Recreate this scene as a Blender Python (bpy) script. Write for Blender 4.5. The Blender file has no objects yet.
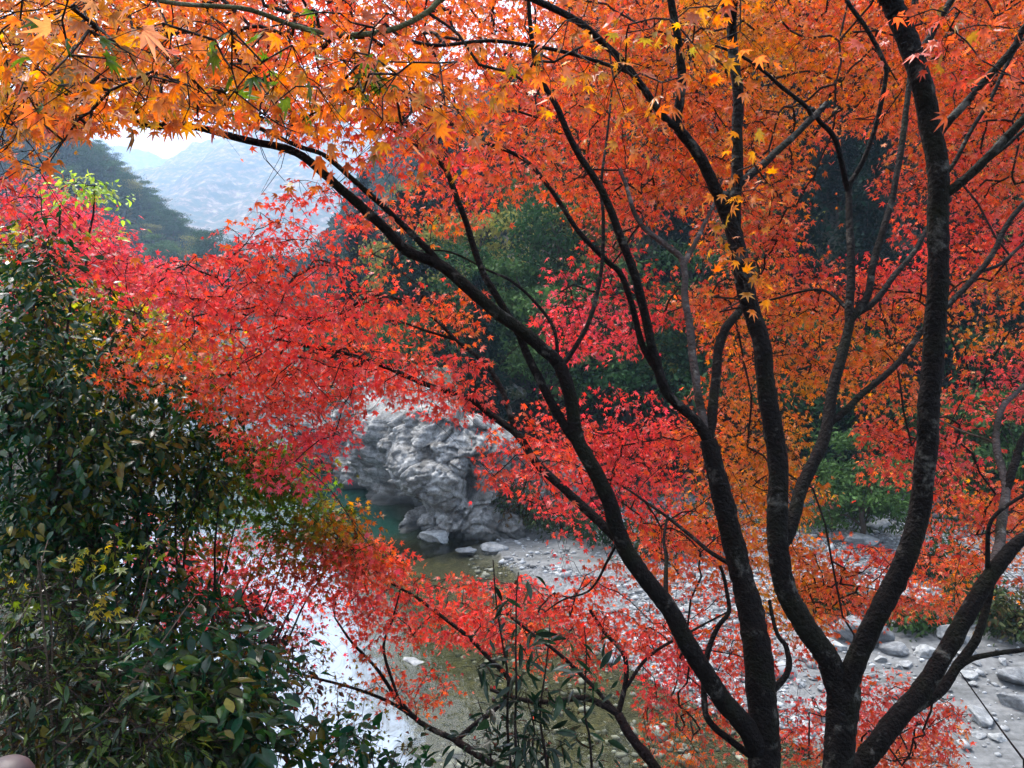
import bpy, math, random
import numpy as np
from mathutils import Vector, noise

R = math.radians
SC = bpy.context.scene
COL = SC.collection
rng = np.random.default_rng(7)
random.seed(7)

# ------------------------------------------------------------------ camera, light, exposure
H = 12.0                                   # eye height above the river
PITCH = R(7.69)
FPX = 770.0
cam_d = bpy.data.cameras.new('camera')
cam_d.sensor_width = 36.0
cam_d.lens = 36.0 * FPX / 1024.0
cam_d.clip_start = 0.05
cam_d.clip_end = 6000
cam = bpy.data.objects.new('camera', cam_d)
cam.location = (0, 0, H)
cam.rotation_euler = (math.pi / 2 - PITCH, 0, 0)
COL.objects.link(cam)
SC.camera = cam

SUN_EL, SUN_AZ = R(58), R(-30)             # high behind thin cloud, up the valley to the left
w = bpy.data.worlds.new('World')
SC.world = w
w.use_nodes = True
nt = w.node_tree
sky = nt.nodes.new('ShaderNodeTexSky')
sky.sky_type = 'NISHITA'
sky.sun_disc = False
sky.sun_elevation = SUN_EL
sky.sun_rotation = SUN_AZ
sky.dust_density = 4.0
sky.air_density = 1.0
hs = nt.nodes.new('ShaderNodeHueSaturation')
hs.inputs['Saturation'].default_value = 0.35   # overcast: the blue is covered by white cloud
nt.links.new(sky.outputs[0], hs.inputs['Color'])
nt.links.new(hs.outputs[0], nt.nodes['Background'].inputs[0])
nt.nodes['Background'].inputs[1].default_value = 0.15

sun_d = bpy.data.lights.new('sun', 'SUN')
sun_d.energy = 1.4
sun_d.angle = R(18)
sun_d.color = (1.0, 0.96, 0.9)
sun = bpy.data.objects.new('sun', sun_d)
sun.rotation_euler = (math.pi / 2 - SUN_EL, 0, math.pi - SUN_AZ)
COL.objects.link(sun)

SC.view_settings.view_transform = 'Standard'
SC.view_settings.look = 'None'
SC.view_settings.gamma = 1.0
SC.view_settings.use_curve_mapping = False
SC.view_settings.exposure = 1.84

cy = SC.cycles
cy.max_bounces = 8
cy.diffuse_bounces = 3
cy.glossy_bounces = 2
cy.transmission_bounces = 4
cy.transparent_max_bounces = 8
cy.volume_bounces = 1
cy.use_denoising = True
cy.sample_clamp_indirect = 6.0

# ------------------------------------------------------------------ helpers
FWD = np.array([0, math.cos(PITCH), -math.sin(PITCH)])
UPV = np.array([0, math.sin(PITCH), math.cos(PITCH)])
RGT = np.array([1.0, 0, 0])
CAM = np.array([0, 0, H])


def P(px, py, d):
    """World point seen at pixel px, py at depth d metres."""
    return CAM + d * (FWD + (px - 512) / FPX * RGT + (384 - py) / FPX * UPV)


def project(p):
    q = np.asarray(p) - CAM
    d = q @ FWD
    return 512 + FPX * (q @ RGT) / d, 384 - FPX * (q @ UPV) / d, d


def tag(o, label=None, cat=None, group=None, kind=None):
    if label: o['label'] = label
    if cat: o['category'] = cat
    if group: o['group'] = group
    if kind: o['kind'] = kind
    return o


def empty(name, loc, label, cat, group=None):
    o = bpy.data.objects.new(name, None)
    o.location = loc
    COL.objects.link(o)
    return tag(o, label, cat, group)


def mesh_from(name, verts, faces, mat, parent=None, colors=None, smooth=False, attrs=None):
    """faces: (m,3) or (m,4) array, or a list of such arrays."""
    if not isinstance(faces, list): faces = [faces]
    verts = np.asarray(verts, dtype=np.float32)
    if parent is not None:
        verts = verts - np.array(parent.matrix_basis.translation if parent.parent is None else parent.parent.matrix_basis.translation, dtype=np.float32)
    me = bpy.data.meshes.new(name)
    faces = [np.asarray(f, dtype=np.int32) for f in faces if len(f)]
    nl = sum(f.size for f in faces)
    nf = sum(len(f) for f in faces)
    me.vertices.add(len(verts))
    me.vertices.foreach_set('co', verts.ravel())
    me.loops.add(nl)
    me.loops.foreach_set('vertex_index', np.concatenate([f.ravel() for f in faces]))
    me.polygons.add(nf)
    tot = np.concatenate([np.full(len(f), f.shape[1], dtype=np.int32) for f in faces])
    st = np.concatenate([[0], np.cumsum(tot)[:-1]]).astype(np.int32)
    me.polygons.foreach_set('loop_start', st)
    me.polygons.foreach_set('loop_total', tot)
    if smooth:
        me.polygons.foreach_set('use_smooth', np.ones(nf, dtype=bool))
    if colors is not None:
        a = me.color_attributes.new('tint', 'FLOAT_COLOR', 'POINT')
        c = np.ones((len(verts), 4), dtype=np.float32)
        c[:, :3] = colors
        a.data.foreach_set('color', c.ravel())
    for k, v in (attrs or {}).items():
        a = me.attributes.new(k, 'FLOAT', 'POINT')
        a.data.foreach_set('value', np.asarray(v, dtype=np.float32))
    me.update(calc_edges=True)
    me.validate()
    me.materials.append(mat)
    o = bpy.data.objects.new(name, me)
    COL.objects.link(o)
    if parent is not None: o.parent = parent
    return o


def copy_tree(o, parent=None):
    c = o.copy()
    COL.objects.link(c)
    c.parent = parent
    for ch in list(o.children): copy_tree(ch, c)
    return c


def catmull(pts, n):
    pts = np.asarray(pts, dtype=float)
    if len(pts) < 3:
        t = np.linspace(0, 1, n * (len(pts) - 1) + 1)[:, None]
        return pts[0] * (1 - t) + pts[-1] * t
    p = np.vstack([2 * pts[0] - pts[1], pts, 2 * pts[-1] - pts[-2]])
    out = []
    for i in range(1, len(p) - 2):
        for k in range(n):
            t = k / n
            a, b, c, d = p[i - 1], p[i], p[i + 1], p[i + 2]
            out.append(0.5 * (2 * b + (c - a) * t + (2 * a - 5 * b + 4 * c - d) * t * t + (3 * b - a - 3 * c + d) * t ** 3))
    out.append(p[-2])
    return np.array(out)


def tube(pts, rad, sides=8, lump=0.0, seed=0):
    pts = np.asarray(pts, dtype=float)
    rad = np.asarray(rad, dtype=float)
    n = len(pts)
    tan = np.gradient(pts, axis=0)
    tan /= np.linalg.norm(tan, axis=1)[:, None] + 1e-9
    ref = np.array([0.31, 0.9, 0.2])
    a = np.cross(tan, ref); a /= np.linalg.norm(a, axis=1)[:, None] + 1e-9
    b = np.cross(tan, a)
    ang = np.arange(sides) / sides * 2 * math.pi
    rr = rad[:, None] * np.ones((n, sides))
    if lump:
        for i in range(n):
            for j in range(sides):
                q = Vector((math.cos(ang[j]) * 1.3 + seed * 3.1, math.sin(ang[j]) * 1.3, i * 0.35))
                q2 = Vector((math.cos(ang[j]) * 3.3 - seed, math.sin(ang[j]) * 3.3, i * 1.1))
                rr[i, j] *= 1 + lump * noise.noise(q) + 0.5 * lump * noise.noise(q2)
    v = pts[:, None, :] + rr[:, :, None] * (np.cos(ang)[None, :, None] * a[:, None, :] + np.sin(ang)[None, :, None] * b[:, None, :])
    v = v.reshape(-1, 3)
    i, j = np.meshgrid(np.arange(n - 1), np.arange(sides), indexing='ij')
    j2 = (j + 1) % sides
    f = np.stack([i * sides + j, i * sides + j2, (i + 1) * sides + j2, (i + 1) * sides + j], -1).reshape(-1, 4)
    v = np.vstack([v, pts[0] - tan[0] * rad[0] * 0.3, pts[-1] + tan[-1] * rad[-1] * 0.3])
    c0, c1 = len(v) - 2, len(v) - 1
    js = np.arange(sides); js2 = (js + 1) % sides
    t = np.vstack([np.stack([np.full(sides, c0), js2, js], -1), np.stack([np.full(sides, c1), (n - 1) * sides + js, (n - 1) * sides + js2], -1)])
    return v, f, t


class MB:
    def __init__(s): s.v, s.q, s.t, s.n = [], [], [], 0
    def add(s, v, q=None, t=None):
        if q is not None and len(q): s.q.append(np.asarray(q) + s.n)
        if t is not None and len(t): s.t.append(np.asarray(t) + s.n)
        s.v.append(v); s.n += len(v)
    def build(s, name, mat, parent=None, **k):
        f = []
        if s.q: f.append(np.vstack(s.q))
        if s.t: f.append(np.vstack(s.t))
        return mesh_from(name, np.vstack(s.v), f, mat, parent, **k)


# ------------------------------------------------------------------ leaf templates
def star_leaf(n_lobes):
    """Palmate maple leaf, stalk at the origin, tip towards +y, about one unit across."""
    angs = np.linspace(-128, 128, n_lobes) if n_lobes == 7 else np.linspace(-105, 105, n_lobes)
    lens = {7: [0.34, 0.62, 0.86, 1.0, 0.86, 0.62, 0.34], 5: [0.55, 0.85, 1.0, 0.85, 0.55]}[n_lobes]
    pts = []
    for i, (a, l) in enumerate(zip(angs, lens)):
        pts.append((math.sin(R(a)) * l, math.cos(R(a)) * l))
        if i < n_lobes - 1:
            m = (a + angs[i + 1]) / 2
            r = 0.33
            pts.append((math.sin(R(m)) * r, math.cos(R(m)) * r))
    pts.append((0.0, -0.12))
    v = np.array([(0, 0, 0)] + [(x * 0.62, y * 0.62 + 0.1, 0) for x, y in pts])
    rr = np.hypot(v[:, 0], v[:, 1])
    v[:, 2] = -0.42 * rr ** 2
    v[1::2, 2] -= 0.03
    n = len(pts)
    f = np.array([(0, 1 + (i + 1) % n, 1 + i) for i in range(n)])
    return v, f


def blade_leaf(wd=0.36, seg=3):
    """Elliptic leaf with a folded midrib, stalk at the origin, tip at y = 1."""
    v, f = [], []
    for i in range(seg + 1):
        t = i / seg
        hw = wd * 0.5 * math.sin(math.pi * min(1, t * 0.93 + 0.07)) ** 0.8 if 0 < i < seg else 0.02
        z = -0.22 * t * t
        v += [(-hw, t, z + hw * 0.35), (0, t, z), (hw, t, z + hw * 0.35)]
    for i in range(seg):
        a = i * 3
        f += [(a, a + 1, a + 4, a + 3), (a + 1, a + 2, a + 5, a + 4)]
    return np.array(v), np.array(f)


LEAF7, LEAF5, BLADE, BLADE_N = star_leaf(7), star_leaf(5), blade_leaf(0.46), blade_leaf(0.27, 4)


def norm(a):
    return a / (np.linalg.norm(a, axis=-1, keepdims=True) + 1e-9)


def leaves(pos, tip, nrm, size, tmpl):
    """Copies of a template as one vertex / face array."""
    tv, tf = tmpl
    y = norm(tip)
    z = norm(nrm - (nrm * y).sum(1, keepdims=True) * y)
    x = np.cross(y, z)
    M = np.stack([x, y, z], -1)
    curl = 1 + rng.normal(0, 0.5, len(pos))
    t = np.repeat(tv[None], len(pos), 0).copy()
    t[:, :, 2] *= curl[:, None]
    t[:, :, 0] *= rng.uniform(0.85, 1.12, len(pos))[:, None]
    v = pos[:, None, :] + size[:, None, None] * np.einsum('nij,nkj->nki', M, t)
    f = tf[None] + (np.arange(len(pos)) * len(tv))[:, None, None]
    return v.reshape(-1, 3), f.reshape(-1, tf.shape[1])


PAL = np.array([(0.64, 0.31, 0.045), (0.73, 0.245, 0.066), (0.79, 0.170, 0.086), (0.79, 0.112, 0.092), (0.77, 0.108, 0.112), (0.72, 0.12, 0.165)])


def hue_col(h):
    h = np.clip(h, 0, len(PAL) - 1.001)
    i = h.astype(int); t = (h - i)[:, None]
    return PAL[i] * (1 - t) + PAL[i + 1] * t


# ------------------------------------------------------------------ materials
def new_mat(name):
    m = bpy.data.materials.new(name)
    m.use_nodes = True
    n = m.node_tree
    return m, n, n.nodes['Principled BSDF'], n.nodes['Material Output']


def L(n, a, b): n.links.new(a, b)


def node(n, typ, **kw):
    x = n.nodes.new(typ)
    for k, v in kw.items():
        if hasattr(x, k) and k not in x.inputs: setattr(x, k, v)
        else: x.inputs[k].default_value = v
    return x


def ramp(n, fac, stops, interp='LINEAR'):
    r = n.nodes.new('ShaderNodeValToRGB')
    r.color_ramp.interpolation = interp
    e = r.color_ramp.elements
    while len(e) < len(stops): e.new(0.5)
    for el, (p, c) in zip(e, stops):
        el.position = p
        el.color = (*c, 1) if len(c) == 3 else c
    L(n, fac, r.inputs[0])
    return r


def mixc(n, fac, a, b, mode='MIX'):
    m = n.nodes.new('ShaderNodeMix')
    m.data_type = 'RGBA'
    m.blend_type = mode
    for s, v in ((0, fac), (6, a), (7, b)):
        if isinstance(v, (int, float)): m.inputs[s].default_value = v
        elif isinstance(v, tuple): m.inputs[s].default_value = (*v, 1)
        else: L(n, v, m.inputs[s])
    return m.outputs[2]


def leaf_mat(name, rough=0.45, spec=0.4, trans=0.5, thin=1.25):
    m, n, b, out = new_mat(name)
    a = node(n, 'ShaderNodeAttribute', attribute_name='tint')
    geo = node(n, 'ShaderNodeNewGeometry')
    nz = node(n, 'ShaderNodeTexNoise', Scale=60.0, Detail=2.0)
    L(n, geo.outputs['Position'], nz.inputs['Vector'])
    rp = ramp(n, nz.outputs[0], [(0.3, (0.72, 0.72, 0.72)), (0.7, (1.15, 1.15, 1.15))])
    c = mixc(n, 1.0, a.outputs['Color'], rp.outputs[0], 'MULTIPLY')
    L(n, c, b.inputs['Base Color'])
    b.inputs['Roughness'].default_value = rough
    b.inputs['Specular IOR Level'].default_value = spec
    t = node(n, 'ShaderNodeBsdfTranslucent')
    g = node(n, 'ShaderNodeHueSaturation', Saturation=1.1, Value=thin)
    L(n, c, g.inputs['Color'])
    L(n, g.outputs[0], t.inputs['Color'])
    mx = node(n, 'ShaderNodeMixShader', Fac=trans)
    L(n, b.outputs[0], mx.inputs[1]); L(n, t.outputs[0], mx.inputs[2])
    L(n, mx.outputs[0], out.inputs[0])
    return m


M_MAPLE = leaf_mat('maple_leaf', 0.33, 0.75, 0.5, 1.6)
M_GLOSS = leaf_mat('evergreen_leaf', 0.19, 0.36, 0.3, 1.5)
M_FAR = leaf_mat('forest_leaf', 0.7, 0.1, 0.3, 1.2)


def bark_mat(name, dark, light, lichen, lich_amt=0.6, scale=1.0):
    m, n, b, out = new_mat(name)
    tc = node(n, 'ShaderNodeTexCoord')
    nz = node(n, 'ShaderNodeTexNoise', Scale=18.0 * scale, Detail=8.0, Roughness=0.65)
    L(n, tc.outputs['Object'], nz.inputs['Vector'])
    rp = ramp(n, nz.outputs[0], [(0.3, dark), (0.72, light)])
    n2 = node(n, 'ShaderNodeTexNoise', Scale=10.0 * scale, Detail=7.0, Roughness=0.66, Distortion=0.3)
    L(n, tc.outputs['Object'], n2.inputs['Vector'])
    r2 = ramp(n, n2.outputs[0], [(lich_amt, (0, 0, 0)), (lich_amt + 0.09, (1, 1, 1))])
    n3 = node(n, 'ShaderNodeTexNoise', Scale=4.0 * scale, Detail=4.0)
    L(n, tc.outputs['Object'], n3.inputs['Vector'])
    r3 = ramp(n, n3.outputs[0], [(0.52, (0, 0, 0)), (0.7, (1, 1, 1))])
    c = mixc(n, r3.outputs[0], rp.outputs[0], (0.012, 0.013, 0.006))
    c = mixc(n, r2.outputs[0], c, lichen)
    L(n, c, b.inputs['Base Color'])
    b.inputs['Roughness'].default_value = 0.85
    b.inputs['Specular IOR Level'].default_value = 0.2
    bp = node(n, 'ShaderNodeBump', Strength=1.0, Distance=0.02)
    n4 = node(n, 'ShaderNodeTexNoise', Scale=70.0 * scale, Detail=6.0)
    L(n, tc.outputs['Object'], n4.inputs['Vector'])
    L(n, n4.outputs[0], bp.inputs['Height'])
    L(n, bp.outputs[0], b.inputs['Normal'])
    return m


M_BARK = bark_mat('maple_bark', (0.004, 0.003, 0.003), (0.015, 0.011, 0.010), (0.095, 0.088, 0.076), 0.575)
M_BARK_PALE = bark_mat('pale_bark', (0.03, 0.025, 0.023), (0.11, 0.09, 0.085), (0.2, 0.19, 0.17), 0.58)
M_TWIG = bark_mat('twig_bark', (0.012, 0.008, 0.008), (0.036, 0.022, 0.02), (0.08, 0.07, 0.06), 0.64)
M_TWIG_PALE = bark_mat('dead_twig', (0.07, 0.05, 0.035), (0.16, 0.12, 0.09), (0.2, 0.18, 0.15), 0.65)
M_MOSSY = bark_mat('mossy_bark', (0.05, 0.05, 0.022), (0.12, 0.115, 0.05), (0.2, 0.2, 0.13), 0.58)
M_CEDAR = bark_mat('cedar_bark', (0.03, 0.02, 0.015), (0.1, 0.07, 0.05), (0.16, 0.15, 0.13), 0.62, 0.1)
# ------------------------------------------------------------------ the lie of the land
def V2(*a): return np.array(a, dtype=float)

RIVER_FAR = [(-60, 150), (-38, 100), (-22, 70), (-10.5, 52.5), (-5.6, 42), (-3.6, 37.2), (-1.0, 35.8), (-0.4, 31.5), (1, 28), (3, 23.5), (5.3, 20.3), (9, 17.3), (16, 14), (30, 10), (60, 4)]
RIVER_NEAR = [(60, -3), (30, 4), (16, 9), (8, 12.3), (0, 14.5), (-6, 16), (-10.5, 18.5), (-14, 24), (-17.5, 32), (-20, 41), (-23, 52), (-33, 72), (-50, 102), (-76, 150)]
HILL = [(-10, 49), (-6, 38.2), (3, 39), (10, 39.5), (20, 38), (35, 35), (70, 27), (300, 0), (900, 200), (900, 1400), (-330, 1400), (-190, 560), (-120, 330), (-60, 200), (-27, 105), (-14, 62)]
CREST = np.array([(P(-190, 40, 290)), (P(20, 95, 310)), (P(100, 148, 370)), (P(150, 208, 450)), (P(190, 258, 540)), (P(235, 292, 640))])
CREST[1:, 2] -= 0.0


def seg_dist(x, y, poly, closed):
    d = np.full(x.shape, 1e9)
    idx = np.zeros(x.shape, int)
    pts = poly + [poly[0]] if closed else poly
    for i in range(len(pts) - 1):
        ax, ay = pts[i]; bx, by = pts[i + 1]
        dx, dy = bx - ax, by - ay
        t = np.clip(((x - ax) * dx + (y - ay) * dy) / (dx * dx + dy * dy), 0, 1)
        q = np.hypot(x - ax - t * dx, y - ay - t * dy)
        m = q < d
        d[m] = q[m]; idx[m] = i
    return d, idx


def inside(x, y, poly):
    c = np.zeros(x.shape, bool)
    n = len(poly)
    for i in range(n):
        ax, ay = poly[i]; bx, by = poly[(i + 1) % n]
        if ay == by: continue
        m = ((ay > y) != (by > y)) & (x < (bx - ax) * (y - ay) / (by - ay) + ax)
        c ^= m
    return c


def vnoise(x, y, s, seed=0.0, octv=3):
    """Cheap smooth noise, vectorised, about -1..1."""
    out = 0; amp = 1.0; tot = 0
    for o in range(octv):
        f = s * 2.03 ** o
        k = seed * 7.3 + o * 1.7
        out = out + amp * (np.sin(x * f + 1.3 * np.sin(y * f * 0.83 + k) + k) * np.sin(y * f * 1.07 + 1.1 * np.sin(x * f * 0.71 - k) + 2 * k))
        tot += amp; amp *= 0.55
    return out / tot


def sstep(a, b, x):
    t = np.clip((x - a) / (b - a), 0, 1)
    return t * t * (3 - 2 * t)


def land(x, y):
    """Height, gravel share, depth of water, all by plan position."""
    x = np.asarray(x, float); y = np.asarray(y, float)
    river = RIVER_FAR + RIVER_NEAR
    ins = inside(x, y, river)
    dfar, _ = seg_dist(x, y, RIVER_FAR, False)
    dnear, _ = seg_dist(x, y, RIVER_NEAR, False)
    d = np.minimum(dfar, dnear)
    far_side = dfar < dnear
    deep = sstep(33, 37, y) * sstep(-1, -5, x)
    bed = -0.12 - np.minimum(0.10 * d, 0.75) - deep * np.minimum(0.7 * d, 2.2) + 0.08 * vnoise(x, y, 0.9, 3)
    # camera side: a steep bank
    near = 0.72 * d + 0.25 * vnoise(x, y, 0.5, 1) * sstep(0, 3, d)
    near = np.where(near > 10, 10 + 6 * np.tanh((near - 10) * 0.04), near)
    near += sstep(-3.2, -9, x) * sstep(0.5, 5, d) * 3.2 * sstep(24, 14, y)
    # far side: gravel bar, then the wooded hillside
    hin = inside(x, y, HILL)
    hd, _ = seg_dist(x, y, HILL, True)
    gra = 0.02 + 0.055 * np.minimum(d, 12) + (0.10 * vnoise(x, y, 0.45, 5) + 0.05 * vnoise(x, y, 1.5, 2)) * sstep(0, 2, d)
    hh = np.where(hd < 70, hd * 0.95, 66.5 + (hd - 70) * 0.42)
    hh = np.minimum(hh, 130 + 0.05 * hd) * (1 + 0.12 * vnoise(x, y, 0.05, 4)) + 0.5 * vnoise(x, y, 0.4, 6) * sstep(0, 4, hd)
    far = gra + np.where(hin, hh, 0)
    # bank with boulders at the foot of the hill
    far += sstep(2.5, 0.2, np.where(hin, 9, hd)) * 0.35 * sstep(4, 8, x)
    z = np.where(ins, bed, np.where(far_side, far, near))
    # a wooded spur up the valley on the left
    cr = np.full(x.shape, -1e9)
    for i in range(len(CREST) - 1):
        a, b = CREST[i], CREST[i + 1]
        dx, dy = b[0] - a[0], b[1] - a[1]
        t = np.clip(((x - a[0]) * dx + (y - a[1]) * dy) / (dx * dx + dy * dy), 0, 1)
        q = np.hypot(x - a[0] - t * dx, y - a[1] - t * dy)
        cr = np.maximum(cr, a[2] + t * (b[2] - a[2]) - 4.0 - 0.95 * q + 6.0 * vnoise(x, y, 0.03, 14) + 2.0 * vnoise(x, y, 0.1, 15))
    z = np.where(~ins & (y > 60), np.maximum(z, np.minimum(cr, 190) - 190 * sstep(150, 60, y)), z)
    # everything far out stays below the haze lid
    gshare = np.where(ins, 0.75, np.where(far_side, 1 - sstep(-1.2, 1.2, np.where(hin, hd, -hd) + 0.8 * vnoise(x, y, 0.8, 9)), 1 - sstep(0.6, 1.8, d)))
    gshare = np.where((y > 58) & (cr > -6) & ~ins, 0.0, gshare)
    gshare = np.where((y > 60) & ~ins, 0.0, gshare)
    return z, gshare, d * ins, ins


def slab_share(x, y):
    """Bare bedrock and wet sand between the cobbles."""
    a = sstep(7.4, 9.0, x + 0.8 * vnoise(x, y, 0.6, 31)) * sstep(25.5, 23.5, y + 0.9 * vnoise(x, y, 0.5, 32))
    b_ = sstep(4.0, 2.8, np.hypot((x - 2.2) * 0.8, (y - 33.3) * 1.6) + 1.0 * vnoise(x, y, 0.5, 33))
    return np.maximum(a, b_)



def gz(x, y):
    return float(land(np.array([x]), np.array([y]))[0][0])


def warp(c, near, far, n):
    u = np.linspace(-1, 1, n)
    return c + near * u + (far - near) * np.sign(u) * np.abs(u) ** 5


NX, NY = 420, 420
gx, gy = np.meshgrid(warp(2, 26, 3800, NX), warp(24, 34, 3800, NY), indexing='ij')
z, gshare, wdep, ins = land(gx.ravel(), gy.ravel())
i, j = np.meshgrid(np.arange(NX - 1), np.arange(NY - 1), indexing='ij')
gf = np.stack([i * NY + j, (i + 1) * NY + j, (i + 1) * NY + j + 1, i * NY + j + 1], -1).reshape(-1, 4)

m, n, b, out = new_mat('ground')
tc = node(n, 'ShaderNodeNewGeometry')
ga = node(n, 'ShaderNodeAttribute', attribute_name='gravel')
wa = node(n, 'ShaderNodeAttribute', attribute_name='wet')
vo = node(n, 'ShaderNodeTexVoronoi', Scale=7.0, Randomness=1.0)
L(n, tc.outputs['Position'], vo.inputs['Vector'])
vo2 = node(n, 'ShaderNodeTexVoronoi', Scale=19.0)
L(n, tc.outputs['Position'], vo2.inputs['Vector'])
nb = node(n, 'ShaderNodeTexNoise', Scale=0.55, Detail=4.0)
L(n, tc.outputs['Position'], nb.inputs['Vector'])
st = ramp(n, vo.outputs['Color'], [(0.0, (0.08, 0.083, 0.088)), (0.5, (0.17, 0.176, 0.186)), (1.0, (0.32, 0.327, 0.34))])
st2 = ramp(n, vo2.outputs['Color'], [(0.0, (0.11, 0.114, 0.12)), (1.0, (0.23, 0.237, 0.248))])
big = ramp(n, nb.outputs[0], [(0.42, (0, 0, 0)), (0.58, (1, 1, 1))])
gcol = mixc(n, big.outputs[0], st2.outputs[0], st.outputs[0])
bedc = ramp(n, vo.outputs['Color'], [(0.0, (0.03, 0.033, 0.018)), (0.6, (0.075, 0.075, 0.042)), (1.0, (0.15, 0.135, 0.075))])
vo3 = node(n, 'ShaderNodeTexVoronoi', Scale=2.3, Randomness=1.0)
L(n, tc.outputs['Position'], vo3.inputs['Vector'])
bedb = ramp(n, vo3.outputs['Color'], [(0.0, (0.45, 0.47, 0.45)), (0.7, (1.0, 1.0, 0.95)), (1.0, (1.9, 1.75, 1.4))])
bed2 = mixc(n, 0.85, bedc.outputs[0], bedb.outputs[0], 'MULTIPLY')
gcol = mixc(n, wa.outputs['Fac'], gcol, bed2)
nf = node(n, 'ShaderNodeTexNoise', Scale=3.0, Detail=8.0, Roughness=0.7)
L(n, tc.outputs['Position'], nf.inputs['Vector'])
soil = ramp(n, nf.outputs[0], [(0.3, (0.014, 0.013, 0.008)), (0.5, (0.03, 0.032, 0.012)), (0.62, (0.05, 0.03, 0.014)), (0.75, (0.09, 0.035, 0.014))])
sa = node(n, 'ShaderNodeAttribute', attribute_name='slab')
ms = node(n, 'ShaderNodeMapping'); ms.inputs['Rotation'].default_value = (0, 0, R(28)); ms.inputs['Scale'].default_value = (0.35, 1.6, 1)
L(n, tc.outputs['Position'], ms.inputs['Vector'])
nsb = node(n, 'ShaderNodeTexNoise', Scale=1.4, Detail=9.0, Roughness=0.65)
L(n, ms.outputs[0], nsb.inputs['Vector'])
nsf = node(n, 'ShaderNodeTexNoise', Scale=6.0, Detail=8.0, Roughness=0.7)
L(n, tc.outputs['Position'], nsf.inputs['Vector'])
nsm = node(n, 'ShaderNodeMix', data_type='FLOAT'); nsm.inputs[0].default_value = 0.4
L(n, nsb.outputs[0], nsm.inputs[2]); L(n, nsf.outputs[0], nsm.inputs[3])
slc = ramp(n, nsm.outputs[0], [(0.38, (0.05, 0.052, 0.052)), (0.5, (0.115, 0.118, 0.121)), (0.62, (0.19, 0.194, 0.198))])
gcol = mixc(n, sa.outputs['Fac'], gcol, slc.outputs[0])
c = mixc(n, ga.outputs['Fac'], soil.outputs[0], gcol)
L(n, c, b.inputs['Base Color'])
b.inputs['Roughness'].default_value = 0.8
ad = node(n, 'ShaderNodeMath', operation='ADD')
L(n, vo.outputs['Distance'], ad.inputs[0]); L(n, vo2.outputs['Distance'], ad.inputs[1])
bp = node(n, 'ShaderNodeBump', Strength=0.7, Distance=0.06, invert=True)
sm = node(n, 'ShaderNodeMath', operation='SUBTRACT'); sm.inputs[0].default_value = 1.0; L(n, sa.outputs['Fac'], sm.inputs[1])
L(n, sm.outputs[0], bp.inputs['Strength'])
L(n, ad.outputs[0], bp.inputs['Height']); L(n, bp.outputs[0], b.inputs['Normal'])
M_GROUND = m
ground = mesh_from('ground', np.stack([gx.ravel(), gy.ravel(), z], -1), gf, M_GROUND, smooth=True,
                   attrs={'gravel': gshare, 'wet': np.where(ins, 1.0, 0.75 * sstep(0.9, 0.1, np.minimum(seg_dist(gx.ravel(), gy.ravel(), RIVER_FAR, False)[0], seg_dist(gx.ravel(), gy.ravel(), RIVER_NEAR, False)[0]))), 'slab': slab_share(gx.ravel(), gy.ravel())})
tag(ground, kind='structure')

# ------------------------------------------------------------------ river
m, n, b, out = new_mat('river_water')
tc = node(n, 'ShaderNodeNewGeometry')
dp = node(n, 'ShaderNodeAttribute', attribute_name='depth')
sheen_attr = node(n, 'ShaderNodeAttribute', attribute_name='ripple_sky_sheen')
tint = ramp(n, dp.outputs['Fac'], [(0.0, (0.97, 0.97, 0.92)), (0.35, (0.72, 0.74, 0.52)), (0.7, (0.3, 0.48, 0.36)), (1.0, (0.06, 0.22, 0.17))])
tr = node(n, 'ShaderNodeBsdfTransparent'); L(n, tint.outputs[0], tr.inputs[0])
df = node(n, 'ShaderNodeBsdfDiffuse')
dcol = ramp(n, dp.outputs['Fac'], [(0.3, (0.06, 0.065, 0.03)), (0.65, (0.014, 0.05, 0.036)), (1.0, (0.004, 0.030, 0.023))])
L(n, dcol.outputs[0], df.inputs[0])
dm = ramp(n, dp.outputs['Fac'], [(0.1, (0, 0, 0)), (0.85, (0.9, 0.9, 0.9))])
m1 = node(n, 'ShaderNodeMixShader'); L(n, dm.outputs[0], m1.inputs[0]); L(n, tr.outputs[0], m1.inputs[1]); L(n, df.outputs[0], m1.inputs[2])
gl = node(n, 'ShaderNodeBsdfGlossy', Roughness=0.06)
mp = node(n, 'ShaderNodeMapping'); mp.inputs['Rotation'].default_value = (0, 0, R(35)); mp.inputs['Scale'].default_value = (1.0, 0.45, 1)
L(n, tc.outputs['Position'], mp.inputs['Vector'])
w1 = node(n, 'ShaderNodeTexNoise', Scale=2.2, Detail=4.0, Roughness=0.55)
L(n, mp.outputs[0], w1.inputs['Vector'])
w2 = node(n, 'ShaderNodeTexNoise', Scale=7.0, Detail=3.0)
L(n, mp.outputs[0], w2.inputs['Vector'])
s2 = node(n, 'ShaderNodeMath', operation='MULTIPLY'); L(n, w2.outputs[0], s2.inputs[0]); L(n, sheen_attr.outputs['Fac'], s2.inputs[1])
s1 = node(n, 'ShaderNodeMath', operation='ADD'); L(n, w1.outputs[0], s1.inputs[0]); L(n, s2.outputs[0], s1.inputs[1])
bp = node(n, 'ShaderNodeBump', Strength=0.22, Distance=0.12); L(n, s1.outputs[0], bp.inputs['Height'])
L(n, bp.outputs[0], gl.inputs['Normal'])
fr = node(n, 'ShaderNodeFresnel', IOR=1.42); L(n, bp.outputs[0], fr.inputs['Normal'])
m2 = node(n, 'ShaderNodeMixShader'); L(n, fr.outputs[0], m2.inputs[0]); L(n, m1.outputs[0], m2.inputs[1]); L(n, gl.outputs[0], m2.inputs[2])
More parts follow.
